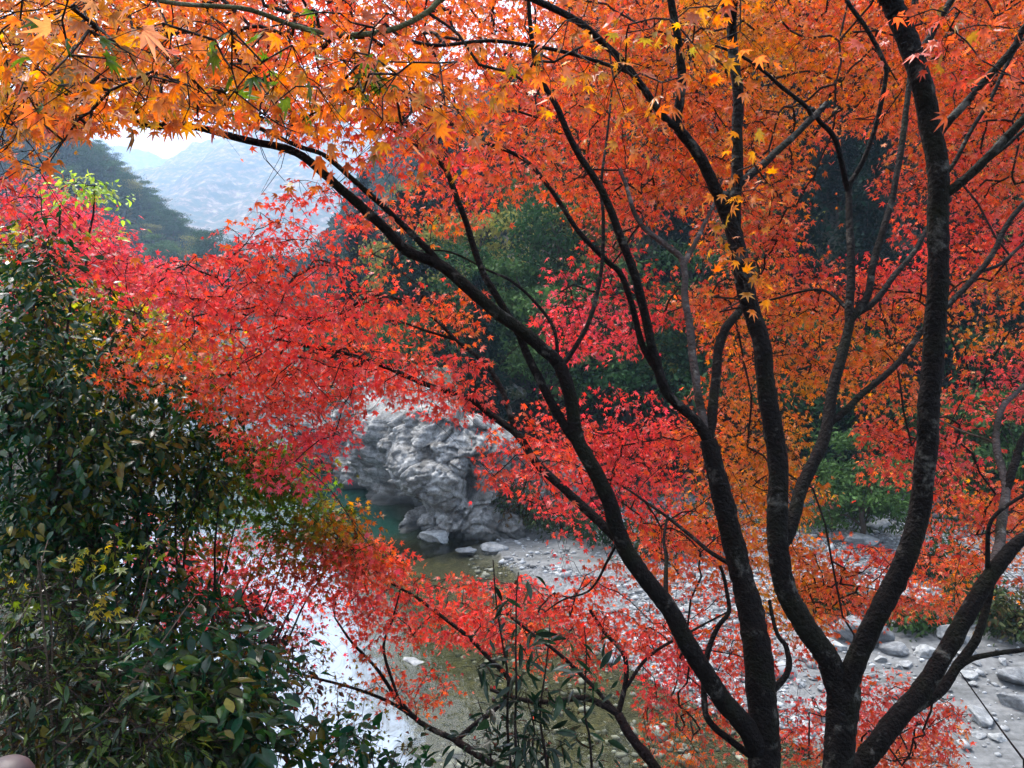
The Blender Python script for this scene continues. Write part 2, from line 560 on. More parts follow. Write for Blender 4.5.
# sky reflection on the left water, painted in as a pale streaky diffuse layer
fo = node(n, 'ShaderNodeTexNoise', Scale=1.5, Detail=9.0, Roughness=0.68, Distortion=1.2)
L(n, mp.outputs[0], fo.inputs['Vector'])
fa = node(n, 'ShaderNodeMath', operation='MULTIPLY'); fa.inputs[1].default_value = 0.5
L(n, sheen_attr.outputs['Fac'], fa.inputs[0])
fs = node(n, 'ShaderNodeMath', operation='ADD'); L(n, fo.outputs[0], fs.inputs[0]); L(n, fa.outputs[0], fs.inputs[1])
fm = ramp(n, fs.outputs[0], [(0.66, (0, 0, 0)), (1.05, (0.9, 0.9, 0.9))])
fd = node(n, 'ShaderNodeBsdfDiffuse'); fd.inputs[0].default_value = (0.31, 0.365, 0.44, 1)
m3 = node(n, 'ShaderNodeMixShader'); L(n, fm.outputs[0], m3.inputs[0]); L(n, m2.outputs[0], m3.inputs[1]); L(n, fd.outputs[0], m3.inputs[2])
L(n, m3.outputs[0], out.inputs[0])
M_WATER = m

wx, wy = np.meshgrid(np.arange(-80, 62, 0.5), np.arange(-4, 152, 0.5), indexing='ij')
fx, fy = wx.ravel(), wy.ravel()
dfar, _ = seg_dist(fx, fy, RIVER_FAR, False); dnear, _ = seg_dist(fx, fy, RIVER_NEAR, False)
keep = inside(fx, fy, RIVER_FAR + RIVER_NEAR) | (np.minimum(dfar, dnear) < 1.2)
zz = land(fx, fy)[0]
deep = np.clip(-zz / 2.6, 0, 1) + 0.05 * vnoise(fx, fy, 0.6, 2)
sheen_mask = sstep(1.3, -1.3, fx + 3.5 + 0.36 * (fy - 21) + 0.8 * vnoise(fx, fy, 0.35, 3)) * sstep(35, 31, fy) * sstep(12, 16, fy)  # where the sky's reflection is painted on the water; also adds finer ripples
sheen_mask = np.maximum(sheen_mask, sstep(-9.5, -11.5, fx + 0.25 * (fy - 25)) * sstep(39, 34, fy))
ny = wx.shape[1]
i, j = np.meshgrid(np.arange(wx.shape[0] - 1), np.arange(ny - 1), indexing='ij')
wf = np.stack([i * ny + j, (i + 1) * ny + j, (i + 1) * ny + j + 1, i * ny + j + 1], -1).reshape(-1, 4)
wf = wf[keep[wf].all(1)]
used = np.unique(wf); mapi = np.full(len(fx), -1); mapi[used] = np.arange(len(used))
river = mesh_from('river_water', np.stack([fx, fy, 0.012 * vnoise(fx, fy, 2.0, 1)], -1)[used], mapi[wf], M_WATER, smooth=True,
                  attrs={'depth': deep[used], 'ripple_sky_sheen': sheen_mask[used]})
tag(river, kind='structure')

# ------------------------------------------------------------------ far mountains
m, n, b, out = new_mat('mountain_forest')
tc = node(n, 'ShaderNodeNewGeometry')
n1 = node(n, 'ShaderNodeTexNoise', Scale=0.05, Detail=8.0, Roughness=0.7)
L(n, tc.outputs['Position'], n1.inputs['Vector'])
cr_ = ramp(n, n1.outputs[0], [(0.34, (0.008, 0.022, 0.014)), (0.47, (0.05, 0.065, 0.03)), (0.55, (0.19, 0.11, 0.07)), (0.66, (0.42, 0.34, 0.28))])
L(n, cr_.outputs[0], b.inputs['Base Color'])
b.inputs['Roughness'].default_value = 0.9
b.inputs['Specular IOR Level'].default_value = 0.1
M_MOUNT = m


def mountain(name, crest, base_z, run, seed):
    sc = crest[0][2] / 850.0
    cp = catmull([P(px, py, d) for px, py, d in crest], 24)
    V = []
    nv = 110
    for k, c in enumerate(cp):
        for q in range(nv):
            t = q / (nv - 1)
            y = c[1] - t * run
            x = c[0] + 18 * sc * noise.noise(Vector((k * 0.06, t * 3, seed)))
            zz = c[2] + (base_z - c[2]) * t ** 0.9
            gul = noise.noise(Vector((k * 0.05 + t * 0.5, t * 1.2, seed + 5))) * 40 * sc * math.sin(math.pi * t)
            zz += gul + 14 * noise.noise(Vector((x * 0.012, y * 0.012, seed))) + 9 * noise.noise(Vector((x * 0.05, y * 0.05, seed)))
            V.append((x, y, zz))
    # back slope
    i, j = np.meshgrid(np.arange(len(cp) - 1), np.arange(nv - 1), indexing='ij')
    f = np.stack([i * nv + j, i * nv + j + 1, (i + 1) * nv + j + 1, (i + 1) * nv + j], -1).reshape(-1, 4)
    nb_ = len(V)
    for k, c in enumerate(cp): V.append((c[0], c[1] + run * 0.5, base_z))
    bi = np.arange(len(cp) - 1)
    f2 = np.stack([bi * nv, (bi + 1) * nv, nb_ + bi + 1, nb_ + bi], -1)
    o = mesh_from(name, np.array(V), [np.vstack([f, f2])], M_MOUNT, smooth=False)
    return tag(o, kind='structure')


mountain('mountain', [(20, 215, 2300), (110, 198, 2300), (150, 178, 2300), (190, 150, 2300), (240, 128, 2300), (310, 108, 2300), (380, 140, 2300), (460, 180, 2300), (560, 230, 2300)], -4, 1300, 3)
mountain('mountain', [(-120, 110, 3300), (0, 120, 3300), (90, 138, 3300), (150, 152, 3300), (230, 180, 3300), (330, 225, 3300), (450, 240, 3300)], -4, 900, 11)

# ------------------------------------------------------------------ haze in the valley
m = bpy.data.materials.new('haze'); m.use_nodes = True
n = m.node_tree
n.nodes.remove(n.nodes['Principled BSDF'])
pv = node(n, 'ShaderNodeVolumePrincipled', Density=0.00042)
pv.inputs['Color'].default_value = (0.50, 0.70, 0.97, 1)
pv.inputs['Anisotropy'].default_value = 0.2
L(n, pv.outputs[0], n.nodes['Material Output'].inputs['Volume'])
bx = np.array([(sx * 4000, 100 + sy * 4000, zz) for zz in (-7.0, 760.0) for sy in (-1, 1) for sx in (-1, 1)], float)
bf = np.array([(0, 2, 3, 1), (4, 5, 7, 6), (0, 1, 5, 4), (2, 6, 7, 3), (0, 4, 6, 2), (1, 3, 7, 5)])
haze = mesh_from('haze', bx, bf, m)
tag(haze, kind='stuff')
# ------------------------------------------------------------------ the rock outcrop across the pool
m, n, b, out = new_mat('river_rock')
tc = node(n, 'ShaderNodeNewGeometry')
ob = node(n, 'ShaderNodeTexCoord')
n1 = node(n, 'ShaderNodeTexNoise', Scale=1.6, Detail=10.0, Roughness=0.68)
L(n, tc.outputs['Position'], n1.inputs['Vector'])
base = ramp(n, n1.outputs[0], [(0.32, (0.085, 0.083, 0.08)), (0.47, (0.26, 0.256, 0.25)), (0.66, (0.52, 0.515, 0.505))])
n2 = node(n, 'ShaderNodeTexNoise', Scale=9.0, Detail=6.0, Roughness=0.7)
L(n, tc.outputs['Position'], n2.inputs['Vector'])
spk = ramp(n, n2.outputs[0], [(0.35, (0.45, 0.45, 0.45)), (0.6, (1.1, 1.1, 1.1))])
c = mixc(n, 0.75, base.outputs[0], spk.outputs[0], 'MULTIPLY')
ma = node(n, 'ShaderNodeAttribute', attribute_name='moss')
n3 = node(n, 'ShaderNodeTexNoise', Scale=3.0, Detail=6.0, Roughness=0.7)
L(n, tc.outputs['Position'], n3.inputs['Vector'])
am = node(n, 'ShaderNodeMath', operation='ADD'); L(n, n3.outputs[0], am.inputs[0]); L(n, ma.outputs['Fac'], am.inputs[1])
mr = ramp(n, am.outputs[0], [(0.68, (0, 0, 0)), (0.82, (1, 1, 1))])
c = mixc(n, mr.outputs[0], c, (0.06, 0.065, 0.02))
n5 = node(n, 'ShaderNodeTexNoise', Scale=0.9, Detail=7.0, Roughness=0.7)
L(n, tc.outputs['Position'], n5.inputs['Vector'])
stn = ramp(n, n5.outputs[0], [(0.5, (0, 0, 0)), (0.62, (0.7, 0.7, 0.7))])
c = mixc(n, stn.outputs[0], c, (0.085, 0.075, 0.06))
sx_ = node(n, 'ShaderNodeSeparateXYZ'); L(n, tc.outputs['Position'], sx_.inputs[0])
wl = ramp(n, sx_.outputs['Z'], [(0.0, (1, 1, 1)), (0.28, (0.75, 0.75, 0.75)), (0.42, (0, 0, 0))])
c = mixc(n, wl.outputs[0], c, (0.045, 0.046, 0.042))
L(n, c, b.inputs['Base Color'])
b.inputs['Roughness'].default_value = 0.75
bp = node(n, 'ShaderNodeBump', Strength=0.8, Distance=0.12)
L(n, n2.outputs[0], bp.inputs['Height']); L(n, bp.outputs[0], b.inputs['Normal'])
M_ROCK = m

m, n, b, out = new_mat('pale_stone')
ob = node(n, 'ShaderNodeTexCoord')
inf = node(n, 'ShaderNodeObjectInfo')
n1 = node(n, 'ShaderNodeTexNoise', Scale=3.5, Detail=9.0, Roughness=0.7)
L(n, ob.outputs['Object'], n1.inputs['Vector'])
ra = ramp(n, n1.outputs[0], [(0.32, (0.13, 0.134, 0.138)), (0.55, (0.30, 0.307, 0.315)), (0.7, (0.5, 0.5, 0.495))])
mul = ramp(n, inf.outputs['Random'], [(0, (0.55, 0.56, 0.58)), (1, (1.15, 1.15, 1.13))])
c = mixc(n, 1.0, ra.outputs[0], mul.outputs[0], 'MULTIPLY')
L(n, c, b.inputs['Base Color']); b.inputs['Roughness'].default_value = 0.75
n2 = node(n, 'ShaderNodeTexNoise', Scale=14.0, Detail=6.0)
L(n, ob.outputs['Object'], n2.inputs['Vector'])
bp = node(n, 'ShaderNodeBump', Strength=0.6, Distance=0.05)
L(n, n2.outputs[0], bp.inputs['Height']); L(n, bp.outputs[0], b.inputs['Normal'])
M_STONE = m

line = catmull([(-17, 60, 0), (-14.2, 54, 0), (-11.4, 48, 0), (-8.9, 43, 0), (-6.9, 39, 0), (-5.4, 36.6, 0), (-3.9, 35.4, 0), (-2.2, 35.1, 0), (-0.6, 35.6, 0), (1.2, 36.6, 0), (3.4, 37.8, 0), (6.0, 39, 0)], 30)
ns = len(line)
tan = norm(np.gradient(line, axis=0))
nout = np.stack([tan[:, 1], -tan[:, 0], np.zeros(ns)], -1)            # towards the water
ku = np.array([0, .09, .18, .27, .36, .45, .55, .64, .73, .82, .91, 1.0])
top = np.interp(np.linspace(0, 1, ns), ku, [2.8, 4.2, 5.2, 5.0, 4.7, 5.2, 5.5, 5.2, 4.8, 3.6, 2.5, 1.3])
NT = 170
RV = np.zeros((ns, NT, 3)); RM = np.zeros((ns, NT))
for a in range(ns):
    hgt = top[a] + 0.5 * noise.noise(Vector((a * 0.05, 2, 1)))
    for q in range(NT):
        t = q / (NT - 1)
        if t < 0.68:
            s = t / 0.68
            zz = -1.5 + (hgt + 1.5) * (s ** 0.95)
            back = 1.2 * s ** 2.2
        else:
            s = (t - 0.68) / 0.32
            zz = hgt + 0.6 * math.sin(s * 2.2) - 0.2 * s
            back = 1.2 + 7.0 * s
        p = line[a] - nout[a] * back + np.array([0, 0, zz])
        v = Vector(p)
        # tilted folded strata, broad bulges, cracks
        big_ = noise.noise(v * 0.30 + Vector((3, 1, 0))) * 1.5
        mid = noise.noise(v * 0.95) * 0.3
        sv = Vector((v.x * 0.35 + v.z * 0.25, v.y * 0.35, v.z * 1.5 - v.x * 0.55))
        strat = (0.3 - abs(noise.noise(sv * 1.1))) * 0.9 + (0.25 - abs(noise.noise(sv * 2.7 + Vector((4, 4, 4))))) * 0.34
        cell = noise.voronoi(Vector((v.x * .42 + v.z * .3, v.y * .42, v.z * .62 - v.x * .25)) + noise.noise_vector(v * 0.6) * 0.35, distance_metric='DISTANCE', exponent=2.5)[0]
        crack = min(0.0, (cell[1] - cell[0]) - 0.14) * 7.0
        fine = (0.25 - abs(noise.noise(v * 2.6))) * 0.28 + noise.noise(v * 7.0) * 0.09
        wv = Vector((v.x * .8 + v.z * .45, v.y * .8, v.z * 0.95 - v.x * .5)) + noise.noise_vector(v * 0.7) * 0.45
        bl = 0
        for fr_, am_ in ((0.55, 1.15), (1.3, 0.55), (3.0, 0.2)):
            dd_, pp_ = noise.voronoi(wv * fr_, distance_metric='DISTANCE', exponent=2.5)
            bl += am_ * (noise.cell(pp_[0] * 37.7) * 0.5 + 0.25) + am_ * 2.2 * min(0, dd_[1] - dd_[0] - 0.09)
        disp = big_ * 0.8 + mid * 0.35 + strat * 0.15 + bl + fine * 0.7
        # undercut above the pool and two dark hollows
        und = math.exp(-((p[0] + 7.0) / 1.9) ** 2) * math.exp(-((zz - 0.7) / 1.1) ** 2) * -2.3
        qx, qy, _ = project(p)
        hol = -2.6 * math.exp(-(((qx - 471) / 8) ** 2 + ((qy - 490) / 15) ** 2)) - 1.9 * math.exp(-(((qx - 482) / 13) ** 2 + ((qy - 461) / 6) ** 2))
        disp += und + (hol if t < 0.7 else 0)
        RV[a, q] = p + nout[a] * disp * (1.0 if t < 0.68 else 0.25) + np.array([0, 0, disp * (0.15 if t < 0.68 else 0.55)])
        RM[a, q] = 0.34 * sstep(0.6, 0.95, t) + 0.3 * sstep(ns * 0.72, ns * 0.9, float(a)) - 0.04 + 0.16 * noise.noise(v * 0.5)
i, j = np.meshgrid(np.arange(ns - 1), np.arange(NT - 1), indexing='ij')
rf_ = np.stack([i * NT + j, (i + 1) * NT + j, (i + 1) * NT + j + 1, i * NT + j + 1], -1).reshape(-1, 4)
rock = mesh_from('rock_outcrop', RV.reshape(-1, 3), rf_, M_ROCK, smooth=False, attrs={'moss': RM.ravel()})
tag(rock, 'large pale grey folded rock outcrop with dark hollows beside the green pool', 'rock')


# ------------------------------------------------------------------ boulders and gravel
def ico(sub):
    import bmesh
    bm = bmesh.new()
    bmesh.ops.create_icosphere(bm, subdivisions=sub, radius=1)
    v = np.array([x.co[:] for x in bm.verts]); f = np.array([[y.index for y in x.verts] for x in bm.faces])
    bm.free()
    return v, f


def boulder_shape(seed, sub=4, ang=0.5):
    v, f = ico(sub)
    o = v.copy()
    r = np.random.default_rng(seed)
    pl = norm(r.normal(size=(9, 3))); off = r.uniform(0.35, 0.85, 9)
    for a in range(9):                                                  # broken flat faces
        d = v @ pl[a]
        k = np.maximum(d - off[a], 0)
        v = v - k[:, None] * pl[a] * 0.92
    for a in range(len(v)):
        q = Vector(o[a]) * 1.4 + Vector((seed * 1.7, 0, 0))
        v[a] += o[a] * (0.13 * noise.noise(q) + 0.06 * noise.noise(q * 2.7) + 0.035 * noise.noise(q * 6.5))
    return v, f


def make_boulder(px, py, wpx, flat, label, seed, rot=0.0, lift=0.3, group=None):
    """A boulder whose foot stands on the ground at that pixel."""
    d = 25.0
    for _ in range(30):
        p = P(px, py, d); d *= 1 - 0.0
        hz = max(gz(p[0], p[1]), -0.05)
        d += (p[2] - hz) / (-(FWD[2] + (384 - py) / FPX * UPV[2])) * 0.8
    p = P(px, py, d)
    v, f = boulder_shape(seed)
    s = wpx / FPX * d / 2
    v = v * np.array([s, s * 0.85, s * flat])
    ca, sa = math.cos(rot), math.sin(rot)
    v = v @ np.array([[ca, sa, 0], [-sa, ca, 0], [0, 0, 1]])
    o = mesh_from('boulder', v, f, M_STONE, smooth=True)
    o.location = (p[0], p[1], p[2] + s * flat * lift)
    tag(o, label, 'boulder', group)
    return o


BOULD = [
    (492, 548, 34, .30, 'long low pale boulder at the waterline under the outcrop', 1),
    (466, 551, 22, .35, 'pale rounded boulder at the toe of the rock outcrop', 2),
    (436, 541, 40, .5, 'small grey boulder wedged below the outcrop at the pool edge', 3),
    (381, 574, 30, .25, 'flat pale stone breaking the surface of the shallow river', 4),
    (357, 592, 20, .3, 'small white stone in the bright shallows left of the red leaves', 5),
    (412, 662, 26, .2, 'flat yellowish stone just under the shallow water', 6),
    (858, 640, 64, .55, 'big pale slanting boulder between the two limbs of the forked maple', 7),
    (826, 648, 40, .5, 'light boulder left of the big slanting one behind the fork', 8),
    (800, 655, 28, .6, 'grey angular boulder behind the left limb of the fork', 9),
    (954, 640, 34, .7, 'grey upright boulder beside the leaning maple at the grassy bank', 10),
    (981, 720, 36, .55, 'pale brown streaked boulder on the grey slab at right', 11),
    (1014, 706, 34, .7, 'white blocky boulder at the right edge of the picture', 12),
    (1000, 738, 22, .35, 'small white flat stone below the streaked boulder', 13),
    (978, 735, 16, .4, 'small grey stone just under the streaked boulder', 14),
    (925, 652, 34, .5, 'dark grey boulder on the bank behind the leaning maple', 15),
    (895, 650, 30, .45, 'mid grey flat boulder right of the slanting one', 16),
    (860, 543, 40, .4, 'mossy grey boulder on the grass at the forest foot', 17),
    (880, 527, 34, .45, 'grey boulder high on the bank under the dark trees', 18),
    (838, 540, 22, .6, 'small upright stone on the grassy bank by the forest', 19),
    (1014, 680, 50, .5, 'dark wet boulder low at the right edge behind the white one', 20),
]
for k, bb in enumerate(BOULD):
    make_boulder(bb[0], bb[1], bb[2], bb[3], bb[4], bb[5], rot=random.uniform(-.6, .6))

# repeated smaller stones, a few shapes copied about
protos = []
STN = [(752, 690), (770, 676), (790, 700), (800, 684), (812, 712), (822, 690), (780, 722), (842, 702), (866, 690), (705, 640), (672, 662), (730, 665), (745, 640), (690, 690),
       (640, 640), (612, 612), (655, 610), (700, 600), (945, 662), (960, 655), (900, 668), (915, 680), (880, 660), (935, 690), (950, 710), (870, 735), (890, 750), (830, 735), (800, 745), (770, 752)]
for k in range(95):
    if k < len(STN): px, py = STN[k]
    else: px, py = random.uniform(640, 1010), random.uniform(610, 765)
    wpx = random.uniform(9, 24) * (0.7 + (py - 600) / 300)
    if len(protos) < 6:
        o = make_boulder(px, py, wpx, random.uniform(.4, .65), 'loose pale grey stone lying among the cobbles of the gravel bar', 40 + k, random.uniform(0, 6), group='loose stones on the gravel bar')
        protos.append(o)
    else:
        src = random.choice(protos)
        o = src.copy(); COL.objects.link(o)
        d = 25.0
        for _ in range(25):
            p = P(px, py, d)
            d += (p[2] - max(gz(p[0], p[1]), 0)) / (-(FWD[2] + (384 - py) / FPX * UPV[2])) * 0.8
        p = P(px, py, d)
        if land(np.array([p[0]]), np.array([p[1]]))[3][0]: 
            bpy.data.objects.remove(o); continue
        sc = wpx / 20.0 * random.uniform(.8, 1.1)
        o.scale = (sc, sc * random.uniform(.8, 1.2), sc)
        o.rotation_euler = (random.uniform(-.2, .2), random.uniform(-.2, .2), random.uniform(0, 6.28))
        o.location = (p[0], p[1], p[2] + 0.05)

iv, jf = ico(1)
N = 30000
sx = rng.uniform(-2, 22, N); sy = rng.uniform(15, 38.5, N)
zz, gs, _, ii = land(sx, sy)
ok = (~ii | ((zz > -0.55) & (sx > -4) & (rng.random(N) < 0.22))) & (zz > -0.6) & (zz < 2.0) & (gs > 0.5) & (sy > 14) & (vnoise(sx, sy, 0.35, 12) > -0.45)
dn, _ = seg_dist(sx, sy, RIVER_NEAR, False)
ok &= dn > 3
ok &= (slab_share(sx, sy) < 0.5) | (rng.random(N) < 0.2)
sx, sy, zz = sx[ok], sy[ok], zz[ok]
N = len(sx)
s = np.exp(rng.normal(-2.85, 0.5, N)) * (1 + 0.5 * vnoise(sx, sy, 0.5, 4))
v = np.repeat(iv[None], N, 0) * (1 + 0.22 * rng.normal(size=(N, len(iv), 1)))
v = v * (s[:, None, None] * np.stack([np.ones(N), rng.uniform(.7, 1.2, N), rng.uniform(.45, .75, N)], -1)[:, None, :])
v += np.stack([sx, sy, zz + s * 0.15], -1)[:, None, :]
f = jf[None] + (np.arange(N) * len(iv))[:, None, None]
g = np.clip(rng.normal(0.24, 0.10, N), 0.06, 0.6)
colr = np.repeat((g[:, None] * np.array([0.97, 1.0, 1.04]))[:, None, :], len(iv), 1).reshape(-1, 3)
m, n, b, out = new_mat('gravel_stone')
a = node(n, 'ShaderNodeAttribute', attribute_name='tint')
L(n, a.outputs['Color'], b.inputs['Base Color']); b.inputs['Roughness'].default_value = 0.8
o = mesh_from('gravel', v.reshape(-1, 3), f.reshape(-1, 3), m, colors=colr, smooth=True)
tag(o, 'loose grey and white cobbles covering the river bar', 'gravel', kind='stuff')


# ------------------------------------------------------------------ forest across the river
def scrub(name, label, x, y, size, tone):
    zz, _, _, ii = land(x, y)
    n_ = len(x)
    pos = np.stack([x, y, zz + size * rng.uniform(0, 0.8, n_)], -1)
    tm = (np.array([(0, -0.15, 0), (0.28, 0.35, 0.05), (0, 1, -0.2), (-0.28, 0.35, 0.05)]), np.array([(0, 1, 2, 3)]))
    v, f = leaves(pos, rng.normal(0, 1, (n_, 3)) + np.array([0, 0, 0.4]), rng.normal(0, .6, (n_, 3)) + np.array([0, 0, 0.8]), size, tm)
    o = mesh_from(name, v, f, M_FAR, colors=np.repeat(tone, 4, 0))
    return tag(o, label, 'undergrowth', kind='stuff')


N = 90000
d_ = 160 * (4.3 ** rng.random(N)); pxs = rng.uniform(-20, 300, N)
x_, y_ = (pxs - 512) / FPX * d_, d_
zz, gs, _, ii = land(x_, y_)
ok = (~ii) & (zz > 1.5)
x_, y_, d_ = x_[ok], y_[ok], d_[ok]
tn = vnoise(x_, y_, 0.12, 41)
tone = np.where((tn > 0.35)[:, None], np.array([0.07, 0.06, 0.025]), np.where((tn < -0.3)[:, None], np.array([0.016, 0.04, 0.02]), np.array([0.026, 0.055, 0.024]))) * rng.uniform(.6, 1.4, (len(x_), 1))
scrub('hillside_scrub', 'low mixed scrub covering the hazy spur up the valley', x_, y_, (0.25 + 0.0062 * d_) * rng.uniform(.6, 1.5, len(x_)), tone)
N = 60000
y_ = 95 * (6.5 ** rng.random(N)); x_ = (rng.uniform(240, 640, N) - 512) / FPX * y_
hin = inside(x_, y_, HILL)
x_, y_ = x_[hin], y_[hin]
tn = vnoise(x_, y_, 0.12, 44)
tone = np.where((tn > 0.4)[:, None], np.array([0.10, 0.085, 0.03]), np.where((tn < 0)[:, None], np.array([0.010, 0.028, 0.014]), np.array([0.022, 0.05, 0.02]))) * rng.uniform(.6, 1.4, (len(x_), 1))
scrub('hillside_thicket', 'dense green and russet thicket high on the hillside beyond the outcrop', x_, y_, (0.3 + 0.0075 * y_) * rng.uniform(.6, 1.6, len(x_)), tone)
N = 60000
y_ = 38.5 + 70 * rng.random(N) ** 1.5; x_ = (rng.uniform(280, 1100, N) - 512) / FPX * y_
hin = inside(x_, y_, HILL); hd = seg_dist(x_, y_, HILL, True)[0]
ok = hin & (hd > 0.6) & ((x_ > 0) | (y_ > 46) | (hd > 8))
x_, y_ = x_[ok], y_[ok]
scrub('forest_floor_plants', 'dark ferns and low plants under the trees across the river', x_, y_, rng.uniform(.18, .6, len(x_)), np.array([(0.008, 0.020, 0.008)]) * rng.uniform(.5, 1.6, (len(x_), 1)))


def crown_mesh(pos, size, cols, parent, flat=0.0):
    """Rhombic leaf clumps at pos."""
    n_ = len(pos)
    tip = norm(rng.normal(size=(n_, 3)) + np.array([0, 0, -0.2]))
    nr = norm(rng.normal(size=(n_, 3)) + np.array([0, 0, 0.8 + flat]))
    tm = (np.array([(0, -0.15, 0), (0.28, 0.35, 0.05), (0, 1, -0.2), (-0.28, 0.35, 0.05)]), np.array([(0, 1, 2, 3)]))
    v, f = leaves(pos, tip, nr, size, tm)
    return mesh_from('crown', v, f, M_FAR, parent, colors=np.repeat(cols, 4, 0))


def conifer(h, r0, seed, tone, label, group):
    e = empty('conifer_tree', (0, 0, 0), label, 'tree', group)
    r = np.random.default_rng(seed)
    zs = np.linspace(-0.8, h, 14)
    wob = np.cumsum(r.normal(0, 0.03, (14, 2)), 0)
    v, q, t = tube(np.stack([wob[:, 0], wob[:, 1], zs], -1), np.interp(zs, [-.8, h], [0.22, 0.02]), 8, 0.1, seed)
    k = MB(); k.add(v, q, t)
    pos = []; col = []
    zb = h * r.uniform(0.16, 0.26)
    while zb < h:
        rel = (zb - h * 0.12) / (h * 0.88)
        for _ in range(int(6 + 3 * (1 - rel))):
            a = r.uniform(0, 6.28)
            ln = r0 * (1 - rel) ** 0.75 * r.uniform(0.55, 1.12) + 0.25
            tt = np.linspace(0, 1, 5)
            br = np.stack([math.cos(a) * ln * tt, math.sin(a) * ln * tt, zb + 0.25 * ln * tt - 0.62 * ln * tt ** 2], -1)
            bv, bq, bt = tube(br, 0.035 * (1 - tt) + 0.01, 4)
            k.add(bv, bq, bt)
            m_ = int(16 + 20 * ln)
            u = r.uniform(0.22, 1.05, m_)
            c = np.stack([math.cos(a) * ln * u, math.sin(a) * ln * u, zb + 0.25 * ln * u - 0.62 * ln * u ** 2], -1)
            pos.append(c + r.normal(0, 1, (m_, 3)) * np.array([0.2, 0.2, 0.16]) * (0.6 + 0.3 * ln))
            col.append(np.tile(tone * r.uniform(0.65, 1.3), (m_, 1)))
        zb += h * 0.03 * r.uniform(0.7, 1.3)
    k.build('trunk', M_CEDAR, e, smooth=True)
    pos = np.vstack(pos); col = np.vstack(col) * r.uniform(0.7, 1.35, (len(pos), 1))
    crown_mesh(pos, r.uniform(0.18, 0.42, len(pos)), col, e)
    return e


def broadleaf(h, r0, seed, tone, label, group, dens=1.0, name='broadleaf_tree'):
    e = empty(name, (0, 0, 0), label, 'tree', group)
    r = np.random.default_rng(seed)
    k = MB()
    zs = np.linspace(-0.8, h * 0.62, 9)
    wob = np.cumsum(r.normal(0, 0.09, (9, 2)), 0)
    spine = np.stack([wob[:, 0], wob[:, 1], zs], -1)
    v, q, t = tube(spine, np.interp(zs, [-.8, h * .62], [0.2, 0.07]), 8, 0.12, seed); k.add(v, q, t)
    pos = []; col = []
    for _ in range(18):
        s_ = spine[r.integers(3, 9)]
        a = r.uniform(0, 6.28); el = r.uniform(-0.1, 1.1)
        ln = r0 * r.uniform(0.5, 1.1)
        end = s_ + np.array([math.cos(a) * math.cos(el) * ln, math.sin(a) * math.cos(el) * ln, math.sin(el) * ln * 0.9 + 0.3])
        mid = (s_ + end) / 2 + np.array([0, 0, 0.25 * ln])
        v, q, t = tube(catmull([s_, mid, end], 4), np.linspace(0.055, 0.012, 9), 5); k.add(v, q, t)
        for _ in range(4):                                              # flat leafy layers around each limb end
            c = end + r.normal(0, 1, 3) * np.array([0.5, 0.5, 0.3]) * r0 * 0.4
            m_ = int(70 * dens)
            u = r.normal(0, 1, (m_, 3)) * np.array([0.34, 0.34, 0.09]) * r0
            pos.append(c + u)
            col.append(np.tile(tone * r.uniform(0.6, 1.4), (m_, 1)))
    k.build('trunk', M_CEDAR, e, smooth=True)
    pos = np.vstack(pos); col = np.vstack(col) * r.uniform(0.75, 1.3, (len(pos), 1))
    crown_mesh(pos, r.uniform(0.16, 0.36, len(pos)), col, e, 0.6)
    return e


G1 = 'dark conifers on the wooded hillside across the river'
G2 = 'green broadleaf trees on the wooded hillside across the river'
G3 = 'yellowing trees on the wooded hillside across the river'
G4 = 'hazy trees on the spur up the valley'
T_CON = [conifer(15, 2.4, 1, V2(0.007, 0.024, 0.013), 'dark green conifer in the shaded forest on the far hillside', G1),
         conifer(18, 2.7, 2, V2(0.006, 0.019, 0.013), 'dark green conifer in the shaded forest on the far hillside', G1),
         conifer(12, 2.1, 3, V2(0.009, 0.029, 0.014), 'dark green conifer in the shaded forest on the far hillside', G1)]
T_BRO = [broadleaf(9, 2.4, 4, V2(0.024, 0.062, 0.020), 'mid green broadleaf tree among the conifers of the far hillside', G2),
         broadleaf(7, 2.1, 5, V2(0.06, 0.115, 0.034), 'mid green broadleaf tree among the conifers of the far hillside', G2)]
T_YEL = [broadleaf(8, 2.5, 6, V2(0.19, 0.18, 0.045), 'yellowing thin-leaved tree among the dark conifers across the river', G3, 0.7)]

spots = []


def far_enough(x, y, dmin):
    for a, b_ in spots:
        if (a - x) ** 2 + (b_ - y) ** 2 < dmin * dmin: return False
    return True


def put(src, x, y, sc, dz=-0.3, label=None, group=None, lean=0.05):
    o = src if not src.get('placed') else copy_tree(src)
    if not src.get('placed'): src['placed'] = 1
    o.location = (x, y, gz(x, y) + dz)
    o.rotation_euler = (random.uniform(-lean, lean), random.uniform(-lean, lean), random.uniform(0, 6.28))
    o.scale = (sc * random.uniform(.9, 1.1), sc * random.uniform(.9, 1.1), sc)
    if label: o['label'] = label
    if group: o['group'] = group
    spots.append((x, y))
    return o


def ray_ground(px, py):
    d = 20.0
    while d < 500:
        p = P(px, py, d)
        if p[2] < gz(p[0], p[1]): return p
        d += 0.5 + d * 0.01
    return None


